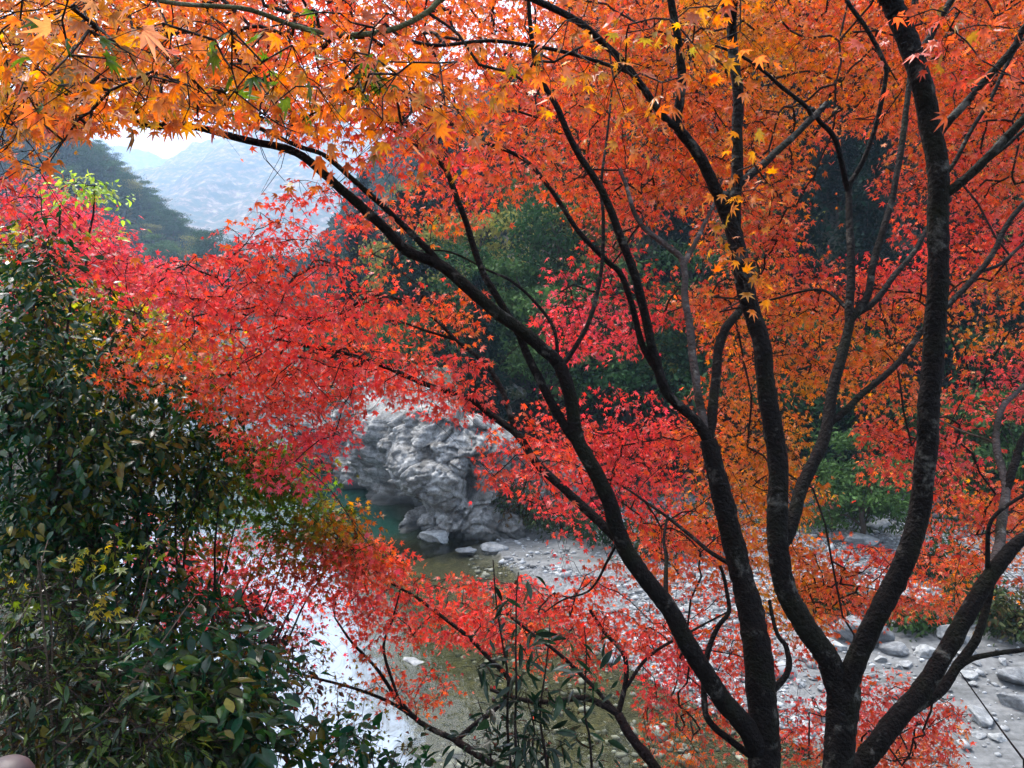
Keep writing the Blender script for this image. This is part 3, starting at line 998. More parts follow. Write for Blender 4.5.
# trees the picture shows singly, through the gaps of the maple leaves
yl = 'pale yellow tree high on the far hillside, seen left of the centre through red leaves'
p = ray_ground(430, 262)
if p is not None:
    put(T_YEL[0], p[0], p[1], 1.5, label=yl)
for px, py, src, sc in [(560, 300, 0, 1.1), (590, 365, 1, 1.3), (520, 330, 1, 1.1), (630, 395, 0, 1.0), (700, 345, 0, 1.1), (545, 390, 1, 1.0), (470, 330, 0, 1.1), (960, 470, 1, 1.0), (985, 440, 0, 1.0), (860, 500, 1, .8), (660, 340, 1, 1.0), (1010, 480, 1, .9)]:
    p = ray_ground(px, py + 45)
    if p is not None: put(T_BRO[src], p[0], p[1], sc)
for px, py, sc in [(575, 290, 1.0), (470, 300, 1.2), (620, 360, .8), (400, 290, 1.3)]:
    p = ray_ground(px, py + 40)
    if p is not None: put(T_YEL[0], p[0], p[1], sc, label='yellowing thin-leaved tree among the dark conifers across the river')
cnt = 0; tries = 0
while cnt < 120 and tries < 9000:
    tries += 1
    u = random.random() ** 1.6
    y = 39.5 + 95 * u
    x = (random.uniform(250, 1090) - 512) / FPX * y
    if not inside(np.array([x]), np.array([y]), HILL)[0]: continue
    if x < -2 and y < 47: continue
    hd = seg_dist(np.array([x]), np.array([y]), HILL, True)[0][0]
    if hd < 1.0 or not far_enough(x, y, 2.6 + 0.02 * y): continue
    if gz(x, y) > 60: continue
    q = random.random()
    if q < 0.68: put(random.choice(T_CON), x, y, random.uniform(.75, 1.15))
    elif q < 0.92: put(random.choice(T_BRO), x, y, random.uniform(.8, 1.3))
    else: put(T_YEL[0], x, y, random.uniform(.8, 1.2), label='yellowing thin-leaved tree among the dark conifers across the river')
    cnt += 1

# hazy spur up the valley
cnt = 0; tries = 0
lab = 'bluish green tree in the haze on the wooded spur up the valley'
while cnt < 285 and tries < 12000:
    tries += 1
    d = random.uniform(240, 660)
    px = random.uniform(20, 240)
    x, y = (px - 512) / FPX * d, d
    zz = gz(x, y)
    if zz < 2: continue
    py = project((x, y, zz))[1]
    if py > 330 or not far_enough(x, y, 5.0): continue
    q = random.random()
    src = random.choice(T_CON) if q < .15 else random.choice(T_BRO)
    if q > 0.9: put(T_YEL[0], x, y, random.uniform(1.1, 1.7), label='russet tree in the haze on the wooded spur up the valley', group=G4)
    else: put(src, x, y, random.uniform(.5, .75) if q < .15 else random.uniform(1.1, 1.9), label=lab, group=G4)
    cnt += 1


# ------------------------------------------------------------------ growing things near the camera
class Plant:
    """A tree or shrub: traced limbs, sprays of leaves, twigs that join each spray to the nearest wood."""
    def __init__(s, name, label, cat, root, group=None):
        s.e = empty(name, tuple(root), label, cat, group)
        s.paths = {}
        s.nodes = []          # skeleton sample points
        s.nrad = []
        s.cl = []             # (centre, radius, n, hue or colour, size, style)
        s.k = 0
        s.chart = None

    def limb(s, key, pts, w, d1=None, start=None, part='branch', mat=None, d0=None, lump=0.12, n=10):
        """pts in pixels; the depth runs from the parent limb's (or d0) to d1; w = widths in pixels at both ends."""
        s.k += 1
        pts = np.array(pts, float)
        if start is not None:
            pp, pr = s.paths[start]
            px = np.array([project(q)[:2] for q in pp])
            kk = int(np.argmin(np.hypot(px[:, 0] - pts[0, 0], px[:, 1] - pts[0, 1])))
            d0 = project(pp[kk])[2]
        q_ = pts[-1]
        if (q_[1] < 0 or q_[0] > 1024 or q_[0] < 0) and w[1] > 2.5:      # carry a limb on past the edge of the view until it thins out
            s.ext = getattr(s, 'ext', 0) + 1
            dr = pts[-1] - pts[-2]; dr = dr / np.hypot(*dr)
            far_ = 34 * w[1] ** 0.75
            pts = np.vstack([pts, q_ + dr * far_ * 0.5 + np.array([random.uniform(-.12, .12), -.06]) * far_, q_ + dr * far_ + np.array([random.uniform(-.25, .25), -.18]) * far_])
            w = (w[0], w[1], 1.5)
            npx = len(pts) - 3
        ln = np.concatenate([[0], np.cumsum(np.hypot(*np.diff(pts, axis=0).T))])
        t = ln / ln[-1]
        if len(w) == 3:
            t = np.minimum(t / t[npx], 1 + (t - t[npx]) * 0.3)
        ds = d0 + (d1 - d0) * t
        W = np.array([P(a, b_, d) for (a, b_), d in zip(pts, ds)])
        if start is not None: W[0] = pp[kk]
        c = catmull(W, n)
        for a in range(1, len(c) - 1):                                   # small crooks
            c[a] += np.array(noise.noise_vector(Vector(c[a] * 5.0))) * 0.012 * min(1, w[0] / 12)
        tt = np.linspace(0, 1, len(c))
        dd = np.array([project(q)[2] for q in c])
        tk = [0, npx / (len(pts) - 1), 1] if len(w) == 3 else [0, 1]
        rad = np.interp(tt, tk, w) / 2 / FPX * dd * 0.82
        v, q, tr_ = tube(c, rad, 14 if w[0] > 14 else 8, lump if w[0] > 6 else 0.05, s.k)
        o = MB(); o.add(v, q, tr_)
        ob_ = o.build(part, mat or M_BARK, s.e, smooth=True)
        s.paths[key] = (c, rad)
        s.nodes += list(c); s.nrad += list(rad)
        return ob_

    def world_limb(s, key, W, r0, r1, part='branch', mat=None, sides=8):
        s.k += 1
        c = catmull(W, 8)
        for a in range(1, len(c)):
            c[a] += np.array(noise.noise_vector(Vector(c[a] * 3.0))) * 0.03
        rad = np.linspace(r0, r1, len(c))
        v, q, tr_ = tube(c, rad, sides, 0.08, s.k)
        o = MB(); o.add(v, q, tr_); o.build(part, mat or M_TWIG, s.e, smooth=True)
        s.paths[key] = (c, rad); s.nodes += list(c); s.nrad += list(rad)

    def spray(s, c, rad, n, col, size, flat=0.35, style=LEAF7):
        s.cl.append((np.asarray(c, float), rad, n, np.asarray(col, float), size, flat, style))

    def finish(s, leaf_mat_, twig_mat=None, droop=0.5, tilt=0.75, up=0.8, base_r=0.0011):
        if s.chart is not None: s.cl = [c for c in s.cl if s.chart(c[0][None])[0] > 0.15]
        if not s.cl: return
        nodes = np.array(s.nodes); n0 = len(nodes)
        cen = np.array([c[0] for c in s.cl])
        dist = np.array([np.min(((nodes - c) ** 2).sum(1)) for c in cen])
        order = np.argsort(dist)
        cap = n0 + len(cen) * 4 + 4
        NP_ = np.zeros((cap, 3)); NP_[:n0] = nodes
        par = np.full(cap, -1); cnt_ = n0; load = np.zeros(cap)
        ends = []
        for k in order:
            c = cen[k]
            a = int(np.argmin(((NP_[:cnt_] - c) ** 2).sum(1)))
            p0 = NP_[a]; ln = np.linalg.norm(c - p0)
            m_ = 3 if ln > 0.12 else 1
            prev = a
            for q in range(1, m_ + 1):
                t = q / m_
                pt = p0 * (1 - t) + c * t
                if q < m_:
                    pt = pt + rng.normal(0, 0.05, 3) * ln + np.array([0, 0, 0.08 * ln * math.sin(math.pi * t)])
                NP_[cnt_] = pt; par[cnt_] = prev; prev = cnt_; cnt_ += 1
            ends.append(prev)
        for e_ in ends: load[e_] += 1
        for a in range(cnt_ - 1, n0 - 1, -1):
            if par[a] >= 0: load[par[a]] += load[a]
        k = MB()
        for a in range(n0, cnt_):
            p = par[a]
            r1 = base_r * (0.7 + 0.5 * math.sqrt(load[a]))
            r0 = base_r * (0.7 + 0.5 * math.sqrt(min(load[p], load[a] * 2.0) if p >= n0 else load[a] * 1.3))
            r1, r0 = min(r1, 0.0055), min(r0, 0.006)
            v, q, tr_ = tube(np.stack([NP_[p], NP_[a]]), [r0, r1], 4)
            k.add(v, q, None)
        # leaves
        by = {}
        for c, rad, n_, col, size, flat, style in s.cl:
            u = rng.normal(0, 1, (n_, 3)) * np.array([1, 1, flat]) * rad * 0.62
            ang = rng.uniform(-0.35, 0.35, 2)
            u[:, 2] += u[:, 0] * ang[0] + u[:, 1] * ang[1] - 0.5 * (u[:, 0] ** 2 + u[:, 1] ** 2) / max(rad, 0.02)
            pos = c + u
            tip = norm(u * np.array([1, 1, 0.3]) + rng.normal(0, 0.35, (n_, 3)) * rad + 1e-6) + np.array([0, 0, -droop])
            nr = rng.normal(0, tilt, (n_, 3)) + np.array([0, 0, up])
            sz = size * rng.uniform(0.5, 1.28, n_)
            cc = col * rng.uniform(0.72, 1.25, (n_, 1)) * (1 + rng.normal(0, 0.07, (n_, 3)))
            if s.chart is not None:                                      # leaves keep out of the open gaps of the crown
                ok = rng.random(n_) < s.chart(pos)
                pos, tip, nr, sz, cc = pos[ok], tip[ok], nr[ok], sz[ok], cc[ok]
                if not len(pos): continue
                u = u[ok]; n_ = len(pos)
            key = id(style)
            by.setdefault(key, (style, [], [], [], [], []))
            for q, a in zip(by[key][1:], (pos, tip, nr, sz, cc)): q.append(a)
            for _ in range(3):                                           # twiglets inside the spray
                e_ = c + u[rng.integers(0, n_)] * 0.9
                v, q, tr_ = tube(np.stack([c, (c + e_) / 2 + rng.normal(0, 0.01, 3), e_]), [base_r * 0.9, base_r * 0.7, base_r * 0.5], 3)
                k.add(v, q, None)
        k.build('twigs', twig_mat or M_TWIG, s.e)
        for style, pos, tip, nr, sz, cc in by.values():
            pos, tip, nr, sz, cc = map(np.concatenate, (pos, tip, nr, sz, cc))
            v, f = leaves(pos, tip, nr, sz, style)
            vc = np.repeat(cc[:, None, :], len(style[0]), 1)
            if style is LEAF7 or style is LEAF5:                         # browned or paler lobe tips
                vc[:, 1::2] *= rng.uniform(0.78, 1.12, (len(cc), 1, 1))
                vc[:, 0] *= 1.12
            mesh_from('crown', v, f, leaf_mat_, s.e, colors=np.clip(vc.reshape(-1, 3), 0.002, 0.9))


def root_under(px, py, d):
    p = P(px, py, d)
    return np.array([p[0], p[1], gz(p[0], p[1]) - 0.05])


def trunk_down(pl, key, px, py, d, width, dx=0.0):
    """Continue a trunk from below the picture's edge down to the ground."""
    p = P(px, py, d)
    g = root_under(px, py, d) + np.array([dx, 0.1, -0.1])
    r = width / 2 / FPX * d
    W = [p + np.array([0, 0, 0.03]), p * 0.6 + g * 0.4, g + np.array([0, 0, 0.25]), g]
    c = catmull(W, 8)
    rad = np.interp(np.linspace(0, 1, len(c)), [0, .7, 1], [r, r * 1.15, r * 1.7])
    return c, rad


def add_trunk(pl, key, pts, w, d0, d1, dx=0.0, mat=None, mid=None):
    """Trunk from the ground, through the traced pixels."""
    pts = np.array(pts, float)
    ds = np.linspace(d0, d1, len(pts))
    W = [P(a, b_, d) for (a, b_), d in zip(pts, ds)]
    g = root_under(pts[0, 0], pts[0, 1], d0) + np.array([dx, 0.05, -0.1])
    base = [g, g + np.array([0, 0, 0.3]), W[0] * 0.55 + g * 0.45]
    c = catmull(base + W, 12)
    nb_ = 36
    wpx = np.interp(np.linspace(0, 1, len(c) - nb_), np.linspace(0, 1, len(w)), w)
    dd = np.interp(np.linspace(0, 1, len(c) - nb_), [0, 1], [d0, d1])
    rad = np.concatenate([np.linspace(w[0] * 1.55, w[0], nb_) * d0, wpx * dd]) / 2 / FPX * 0.88
    rad[:6] *= np.linspace(1.4, 1.05, 6)
    v, q, t = tube(c, rad, 18, 0.13, pl.k + 7)
    o = MB(); o.add(v, q, t)
    o.build('trunk', mat or M_BARK, pl.e, smooth=True)
    pl.paths[key] = (c, rad); pl.nodes += list(c[nb_:]); pl.nrad += list(rad[nb_:])


# ---- maple whose long limb sweeps up to the left
TA = Plant('maple_tree', 'dark maple right of centre whose long limb sweeps up and left across the valley', 'tree', root_under(765, 790, 3.6))
add_trunk(TA, 't', [(763, 800), (765, 740), (762, 700), (757, 650), (750, 610), (740, 570), (728, 520), (718, 480), (708, 440)], [36, 34, 32, 28, 25, 23, 19], 3.6, 3.7)
TA.limb('left', [(764, 765), (748, 732), (722, 698), (698, 663), (675, 620), (651, 585), (624, 546), (608, 500), (581, 445), (570, 402), (558, 363)], (26, 16), 3.35, 't')
TA.limb('sweep', [(558, 363), (519, 328), (480, 297), (441, 266), (405, 250), (381, 227), (345, 194), (320, 172), (289, 150), (250, 139), (195, 129), (145, 125), (90, 100), (55, 93), (0, 74), (-60, 52)], (16, 4), 2.3, 'left')
TA.limb('sweep2', [(443, 266), (432, 254), (396, 219), (369, 195), (330, 160), (300, 148), (262, 128), (215, 108), (160, 82), (100, 66)], (9, 3), 2.5, 'sweep')
TA.limb('low', [(622, 542), (612, 535), (573, 500), (530, 453), (511, 430), (476, 402), (433, 387), (386, 367), (347, 355), (300, 344), (262, 338)], (13, 3), 4.3, 'left')
TA.limb('low2', [(515, 432), (503, 391), (484, 363), (456, 340), (425, 312), (378, 295), (339, 314), (300, 320), (262, 334)], (7, 2), 4.4, 'low')
TA.limb('low3', [(456, 340), (429, 332), (398, 322), (351, 318), (300, 325)], (4, 1.5), 4.3, 'low2')
TA.limb('mid1', [(573, 443), (550, 402), (530, 359), (519, 335), (503, 309), (484, 273), (463, 215), (447, 172), (424, 145), (396, 105), (370, 60), (350, 10)], (12, 4), 3.3, 'left')
TA.limb('up1', [(556, 357), (554, 328), (534, 301), (511, 281), (487, 270), (452, 252), (420, 250)], (5, 2), 3.6, 'left')
TA.limb('up2', [(560, 366), (570, 355), (589, 320), (601, 273), (603, 219), (601, 184), (606, 140), (612, 90)], (7, 2.5), 3.7, 'left')
TA.limb('mid2', [(704, 436), (694, 418), (663, 387), (647, 328), (632, 270), (619, 234), (600, 188), (580, 156), (560, 117), (541, 78), (530, 30), (525, -30)], (14, 5), 3.3, 't')
TA.limb('mid3', [(660, 384), (643, 348), (624, 281), (603, 258), (572, 223), (549, 188), (525, 160), (480, 140), (447, 121), (410, 80)], (9, 3), 3.6, 'mid2')
TA.limb('rt', [(708, 440), (714, 400), (718, 355), (725, 330), (738, 314), (748, 296), (752, 262)], (13, 9), 4.0, 't')
TA.limb('pale', [(706, 432), (697, 390), (692, 340), (686, 300), (682, 262), (665, 245), (645, 228), (632, 206), (620, 170)], (11, 5), 4.3, 't', mat=M_BARK_PALE)
TA.limb('pale2', [(683, 264), (690, 252), (700, 232), (711, 210), (722, 180)], (8, 3), 4.4, 'pale', mat=M_BARK_PALE)
TA.limb('tw1', [(728, 572), (708, 550), (683, 530), (659, 511), (636, 495), (610, 480)], (6, 2), 4.4, 't')
TA.limb('tw2', [(762, 700), (788, 672), (787, 648), (776, 632), (770, 600)], (9, 4), 3.8, 't')
TA.limb('tw3', [(720, 768), (713, 726), (704, 698), (706, 660), (718, 628), (729, 612), (726, 589), (720, 566)], (9, 4), 3.9, 't', d0=3.8)
TA.limb('tw4', [(668, 602), (666, 560), (664, 540), (668, 515)], (6, 3), 4.0, 'left')
TA.limb('tw5', [(612, 540), (608, 560), (590, 590), (562, 600), (545, 612)], (4, 1.5), 4.3, 'left')

# ---- nearly black maple that forks in a wide V
TB = Plant('maple_tree', 'nearly black maple trunk forking into a wide V at the lower right', 'tree', root_under(838, 790, 3.0))
add_trunk(TB, 't', [(837, 800), (838, 768), (841, 730), (844, 692), (845, 672)], [33, 33, 34, 35, 26], 3.0, 3.0)
TB.limb('l', [(840, 722), (838, 690), (829, 662), (816, 642), (803, 625), (790, 600), (781, 570), (776, 530), (777, 480), (776, 440), (770, 400), (762, 360), (752, 310), (742, 270), (733, 230), (722, 193)], (30, 19), 2.9, 't')
TB.limb('l2', [(724, 200), (706, 168), (690, 145), (678, 125), (680, 100), (681, 78), (676, 40), (671, 0), (668, -40)], (15, 8), 2.6, 'l')
TB.limb('up', [(735, 236), (737, 190), (738, 156), (738, 100), (735, 59), (730, 23), (722, -10), (716, -40)], (15, 11), 2.9, 'l')
TB.limb('up_b', [(732, 40), (733, 15), (736, -30)], (10, 8), 2.7, 'up')
TB.limb('stub', [(726, 202), (738, 186), (758, 168), (772, 156), (790, 141), (807, 125), (827, 103)], (11, 7), 3.2, 'l')
TB.limb('stub_l', [(811, 118), (805, 106), (780, 86), (765, 72), (745, 59), (715, 46)], (6, 3), 3.0, 'stub')
TB.limb('inner', [(784, 545), (788, 531), (804, 484), (823, 441), (835, 383), (849, 330), (849, 309), (849, 258), (850, 219), (850, 184)], (18, 7), 3.4, 'l')
TB.limb('in_l', [(850, 190), (835, 141), (819, 121), (812, 108)], (7, 5), 3.2, 'inner')
TB.limb('in_r', [(850, 184), (866, 156), (878, 117), (886, 80), (884, 62), (866, 27), (847, 0), (836, -30)], (6, 5), 3.2, 'inner')
TB.limb('in_r2', [(854, 322), (866, 296), (874, 258), (893, 195), (905, 117), (909, 78), (912, 30), (915, -20)], (10, 5), 3.6, 'inner')
TB.limb('in_r3', [(855, 318), (874, 301), (897, 273), (915, 250), (928, 228), (950, 200)], (9, 5), 3.6, 'inner')
TB.limb('cross', [(836, 426), (848, 408), (866, 391), (897, 363), (921, 332), (952, 301), (979, 273), (995, 250), (1007, 226), (1024, 203), (1060, 170)], (9, 6), 3.5, 'inner')
TB.limb('cross2', [(979, 273), (1000, 264), (1024, 244), (1050, 225)], (5, 3), 3.6, 'cross')
TB.limb('r', [(843, 722), (849, 684), (862, 647), (880, 610), (897, 577), (910, 545), (920, 505), (926, 460), (930, 400), (934, 340), (937, 280), (936, 230), (938, 190), (936, 150), (925, 100), (912, 55), (900, 20), (893, 0), (884, -40)], (25, 24), 2.5, 't')
TB.limb('r1', [(922, 60), (929, 38), (936, 23), (952, 0), (970, -30)], (9, 8), 2.6, 'r')
TB.limb('r2', [(940, 138), (952, 118), (964, 105), (983, 82), (1015, 47), (1024, 31), (1050, 0)], (10, 8), 2.5, 'r')
TB.limb('r3', [(942, 182), (952, 165), (968, 137), (991, 98), (1015, 51), (1040, 20)], (6, 4), 2.7, 'r')
TB.limb('r4', [(940, 200), (952, 190), (976, 168), (999, 145), (1024, 117), (1060, 85)], (12, 10), 2.5, 'r')
TB.limb('r5', [(974, 172), (988, 160), (1006, 146), (1024, 129), (1050, 110)], (5, 4), 2.6, 'r4')
TB.limb('top', [(678, 130), (662, 113), (643, 86), (627, 66), (603, 43), (580, 23), (545, 4), (500, -14)], (9, 8), 2.2, 'l2')
TB.limb('olive', [(500, -14), (462, -12), (440, 0), (428, 12), (400, 28), (369, 35), (332, 34), (297, 27), (250, 10), (219, 6), (172, 2), (120, -8)], (8, 5), 1.75, 'top', mat=M_MOSSY)
TB.limb('top_b', [(627, 78), (603, 64), (549, 49), (494, 41), (435, 45), (400, 38)], (5, 4), 2.3, 'top')
TB.limb('thin', [(854, 310), (820, 290), (770, 300), (720, 312)], (4, 2), 3.6, 'inner')

# ---- leaning maple at the right edge
TC = Plant('maple_tree', 'dark maple limb leaning to the right edge, its slimmer twin close below it', 'tree', root_under(850, 800, 3.4))
add_trunk(TC, 't', [(850, 790), (861, 766), (876, 746), (897, 718), (921, 691), (944, 655), (968, 612), (987, 581), (1007, 554), (1024, 538), (1064, 512), (1120, 470), (1170, 410), (1200, 340)], [25, 24, 22, 20, 18, 15, 11, 7, 2], 3.4, 3.3)
TC.limb('twin', [(880, 742), (897, 720), (936, 693), (960, 663), (976, 636), (985, 611), (992, 580)], (14, 9), 3.5, 't')
TC.limb('side', [(952, 672), (972, 659), (996, 653), (1024, 650), (1060, 645)], (7, 5), 3.4, 'twin')
TC.limb('rise', [(985, 586), (994, 566), (999, 546), (1003, 507), (1005, 484), (997, 450), (996, 430), (1003, 406), (1009, 398), (1024, 385)], (14, 5), 4.2, 't', mat=M_BARK_PALE)
TC.limb('rise2', [(1005, 490), (1015, 461), (1024, 437), (1045, 410)], (11, 7), 3.9, 'rise')
TC.limb('hook', [(985, 580), (988, 556), (989, 527), (999, 511), (1024, 495), (1050, 480)], (6, 4), 3.3, 't')
TC.limb('dead', [(1003, 446), (991, 441), (960, 430), (936, 418), (915, 405)], (4, 1.5), 4.4, 'rise', mat=M_TWIG_PALE)

# ---- two low maples in front of the shallows
TE = Plant('maple_tree', 'low slender maple with scarlet sprays in front of the gravel bar', 'tree', root_under(655, 790, 4.2))
add_trunk(TE, 't', [(664, 800), (655, 768), (632, 738), (618, 714)], [13, 12, 11, 10], 4.2, 4.3, mat=M_TWIG)
TE.limb('a', [(618, 714), (604, 706), (581, 698), (546, 702), (514, 698), (490, 690)], (9, 4), 4.6, 't')
TE.limb('b', [(617, 713), (624, 687), (626, 663), (620, 648), (604, 632), (590, 610)], (7, 4), 4.6, 't')
TE.limb('c', [(616, 716), (593, 687), (560, 655), (530, 632), (505, 612)], (6, 3), 4.7, 't')
TE.limb('d', [(622, 690), (650, 655), (690, 632), (730, 610)], (5, 2), 5.0, 'b')
TF = Plant('maple_tree', 'low spreading maple with rust red leaves reaching left over the bright water', 'tree', root_under(500, 790, 4.4))
add_trunk(TF, 't', [(520, 790), (499, 768), (478, 755), (456, 741)], [10, 9, 8, 8], 4.4, 4.5, mat=M_TWIG)
TF.limb('a', [(456, 741), (421, 722), (397, 698), (378, 671), (350, 640), (335, 618)], (7, 2), 4.9, 't')
TF.limb('b', [(416, 718), (390, 702), (350, 687), (311, 677), (275, 668)], (5, 2), 4.9, 'a')
TF.limb('c', [(456, 741), (510, 690), (483, 652), (452, 624), (420, 600), (390, 582)], (7, 3), 5.0, 't')
TF.limb('d', [(400, 700), (384, 650), (392, 620), (400, 590)], (4, 2), 5.0, 'a')
TREES = [TA, TB, TC, TE, TF]

# ---- how the red and orange foliage lies: a coarse chart of hue (0 gold .. 5 rose) and density
HUE = [
 '11112112222222222112211122222222', '11111111222222222211111112222222', '11111111112222232211222112211222', '11111222222333223222222211222222',
 '11222222222333333222221222222222', '34222222233333332222222222222222', '44432222233322333222222222332333', '44444333333222333333322222443334',
 '44444333333333333444322122233222', '44443333333333233444321111122112', '33332222333333334444431111112112', '33332223333333333444441111222134',
 '33332222233333333333321111111233', '33332222244333333333321111223334', '33333333444333333333321111123322', '33333333444333334444321111222222',
 '33333333333333334433222111222222', '33333333332233334422222111222222', '33333333333333334333333111222222', '33333333332333333333333211222222',
 '33333333332222333333443333222222', '33333333332222223333443333333333', '33333333332222223322223333333332', '33333333332222223322223322222222']
DEN = [
 '99999999999888888999999999999999', '99999999988888888999989999999999', '99988888888899899999999988889999', '88766555667788999998989965788899',
 '54000001144457899988899887227888', '44000000044557877788898883257788', '42100012766666733467747872116777', '66630037874443222255227772215777',
 '03666779978443222545547777777777', '00355889988877722777668887887766', '00048888999876522777328887886546', '00177999999988821221126667775166',
 '00000489986456844555567744466666', '00000007788211257999998881077733', '00000004774100277888838991177754', '00000000344000025576367886111778',
 '00000000000000000442888882211777', '00000000006700004445777888777666', '00000000008887788773257788888844', '00000000000888888887776666441111',
 '00000000003533335566888855112211', '00000000000666443333666633777311', '00000000000033222222666666888811', '00000000000000000000555566888811']
TAU = [0, .04, .10, .24, .45, .8, 1.25, 1.9, 2.8, 3.6]
# where each tree's wood lies in the chart, to give each spray to the nearest tree
skel = []
for T in TREES:
    pp = np.array([project(q)[:2] for q in T.nodes])
    skel.append(pp[::2])


def owner(px, py):
    best, bi = 1e9, 0
    for a, s_ in enumerate(skel):
        d = np.min(np.hypot(s_[:, 0] - px, s_[:, 1] - py))
        if a in (3, 4) and py < 560: d += 200
        if a in (3, 4) and px > 660: d += 100
        if a == 2 and px < 860: d += 150
        if d < best: best, bi = d, a
    return TREES[bi]


def depth_of(px, py):
    if py < 150 and px < 460:
        return random.choice([random.uniform(2.2, 3.2), random.uniform(2.8, 4.0), random.uniform(3.6, 5.0)])
    if py < 560 and px < 545: return random.uniform(3.4, 5.2)
    if py < 560: return random.uniform(4.3, 6.0)
    if px < 660: return random.uniform(4.4, 5.8)
    return random.uniform(4.2, 6.2)


def bil(M, px, py):
    """Bilinear look-up in the chart."""
    fx_, fy_ = px / 32 - 0.5, py / 32 - 0.5
    i0, j0 = int(math.floor(fx_)), int(math.floor(fy_))
    t, u = fx_ - i0, fy_ - j0
    g = lambda a, b_: M[min(max(b_, 0), 23)][min(max(a, 0), 31)]
    return (g(i0, j0) * (1 - t) + g(i0 + 1, j0) * t) * (1 - u) + (g(i0, j0 + 1) * (1 - t) + g(i0 + 1, j0 + 1) * t) * u


HUEN = [[int(c) for c in r] for r in HUE]
DENN = [[TAU[int(c)] for c in r] for r in DEN]
LS = 0.049
TA_ = np.array(DENN)


def chart_keep(pos):
    q = pos - CAM
    d = q @ FWD
    x_ = np.clip((512 + FPX * (q @ RGT) / d) / 32 - 0.5, 0, 30.999); y_ = np.clip((384 - FPX * (q @ UPV) / d) / 32 - 0.5, 0, 22.999)
    i_, j_ = x_.astype(int), y_.astype(int); t, u = x_ - i_, y_ - j_
    v_ = (TA_[j_, i_] * (1 - t) + TA_[j_, i_ + 1] * t) * (1 - u) + (TA_[j_ + 1, i_] * (1 - t) + TA_[j_ + 1, i_ + 1] * t) * u
    v_ = v_ + 0.18 * vnoise(pos[:, 0], pos[:, 2], 4.0, 3)
    return np.clip((v_ - 0.2) / 0.45, 0.015, 1)


area1 = 0.30 * LS * LS * 0.55 * 0.72                         # mean projected area of a leaf
for row in range(-4, 24):
    for col_ in range(-1, 33):
        dd = DENN[min(max(row, 0), 23)][min(max(col_, 0), 31)]
        if dd <= 0: continue
        # expected leaves in this cell, by depth drawn spray by spray
        budget = dd * 1330.0 * (1.45 if row < 4 and col_ < 14 else 1.0) * (1.0 if row >= -1 else 0.45)
        while budget > 0:
            px = col_ * 32 + random.uniform(0, 32); py = row * 32 + random.uniform(0, 32)
            d = depth_of(px, py)
            n_ = random.randint(18, 30)
            cost = n_ * area1 * (FPX / d) ** 2
            if cost > budget and random.random() > budget / cost: break
            budget -= cost
            c = P(px, py, d)
            if random.random() > chart_keep(c[None])[0] * 1.6: continue
            # boughs lie in flat tiers, with open air between one and the next
            ph = (c[2] + 0.12 * c[0] * math.sin(c[1] * 0.9) + 0.22 * float(vnoise(np.array([c[0]]), np.array([c[1]]), 0.9, 17, 2)[0])) / (0.30 + 0.045 * d)
            tier = 0.5 + 0.5 * math.cos(6.2832 * ph)
            if random.random() > 0.07 + 1.15 * tier ** 1.7: continue
            big = float(vnoise(np.array([c[0] * 1.0]), np.array([c[2] * 1.0]), 1.7, 2 + d * 0.1, 2)[0])
            h = bil(HUEN, px, py) + big * 0.75 + random.gauss(0, 0.45) + 0.35 * (tier - 0.5) - 0.2 - 0.3 * float(sstep(270, 90, py))
            if d > 4.6 and py < 330 and px < 640: h += 0.5
            colr = hue_col(np.array([h]))[0] * random.uniform(0.85, 1.12)
            owner(px, py).spray(c, random.uniform(0.13, 0.20) * (0.72 if py > 540 else 1), n_, colr, LS, 0.17, LEAF7 if d < 3.6 else LEAF5)

# ---- nearest leaves at the top, gold with some green, on the mossy limb and the sweeping limb
GRN = V2(0.10, 0.17, 0.022)
for cx, cy_, rx, ry, n_, da, db, hue in [
    (90, 45, 130, 55, 34, 1.5, 2.2, 0.9), (250, 60, 150, 60, 40, 1.6, 2.3, 0.7), (390, 70, 90, 60, 22, 1.7, 2.4, 0.6), (60, 125, 90, 55, 22, 1.6, 2.4, 0.9), (230, 110, 120, 35, 20, 1.8, 2.5, 0.7),
    (500, 40, 80, 45, 12, 1.9, 2.5, 0.5), (640, 60, 60, 60, 12, 2.0, 2.5, 0.35), (735, 225, 25, 60, 8, 2.4, 2.8, 0.4), (750, 165, 40, 30, 5, 2.6, 3.0, 0.6), (690, 20, 70, 40, 8, 2.0, 2.5, 0.6), (960, 40, 80, 60, 10, 2.0, 2.4, 1.5),
    (20, 170, 50, 40, 10, 1.9, 2.6, 1.6)]:
    for _ in range(n_):
        a = random.uniform(0, 6.28); r_ = math.sqrt(random.random())
        px, py = cx + rx * r_ * math.cos(a), cy_ + ry * r_ * math.sin(a)
        T = TB if (py < 60 or px > 460) else TA
        d = random.uniform(da, db)
        colr = hue_col(np.array([hue + 0.35 + random.gauss(0, 0.4)]))[0] * random.uniform(.8, 1.1)
        if random.random() < 0.10: colr = colr * 0.4 + GRN * 0.6
        T.spray(P(px, py, d), 0.11, random.randint(5, 9), colr, 0.058, 0.4, LEAF7)
for px, py, d in [(262, 62, 1.6), (238, 92, 1.7), (292, 45, 1.6), (232, 30, 1.6), (50, 75, 1.5), (62, 20, 1.45), (322, 12, 1.8), (380, 85, 1.9), (270, 75, 1.7), (365, 72, 1.9)]:
    TB.spray(P(px, py, d), 0.06, 4, GRN * random.uniform(.5, 1.1), 0.062, 0.5, LEAF7)
TB.spray(P(95, 8, 1.1), 0.05, 3, V2(0.62, 0.26, 0.12), 0.065, 0.4, LEAF7)
for T in TREES:
    T.chart = chart_keep
    T.finish(M_MAPLE, droop=0.5, tilt=0.7, up=0.8, base_r=0.0015)


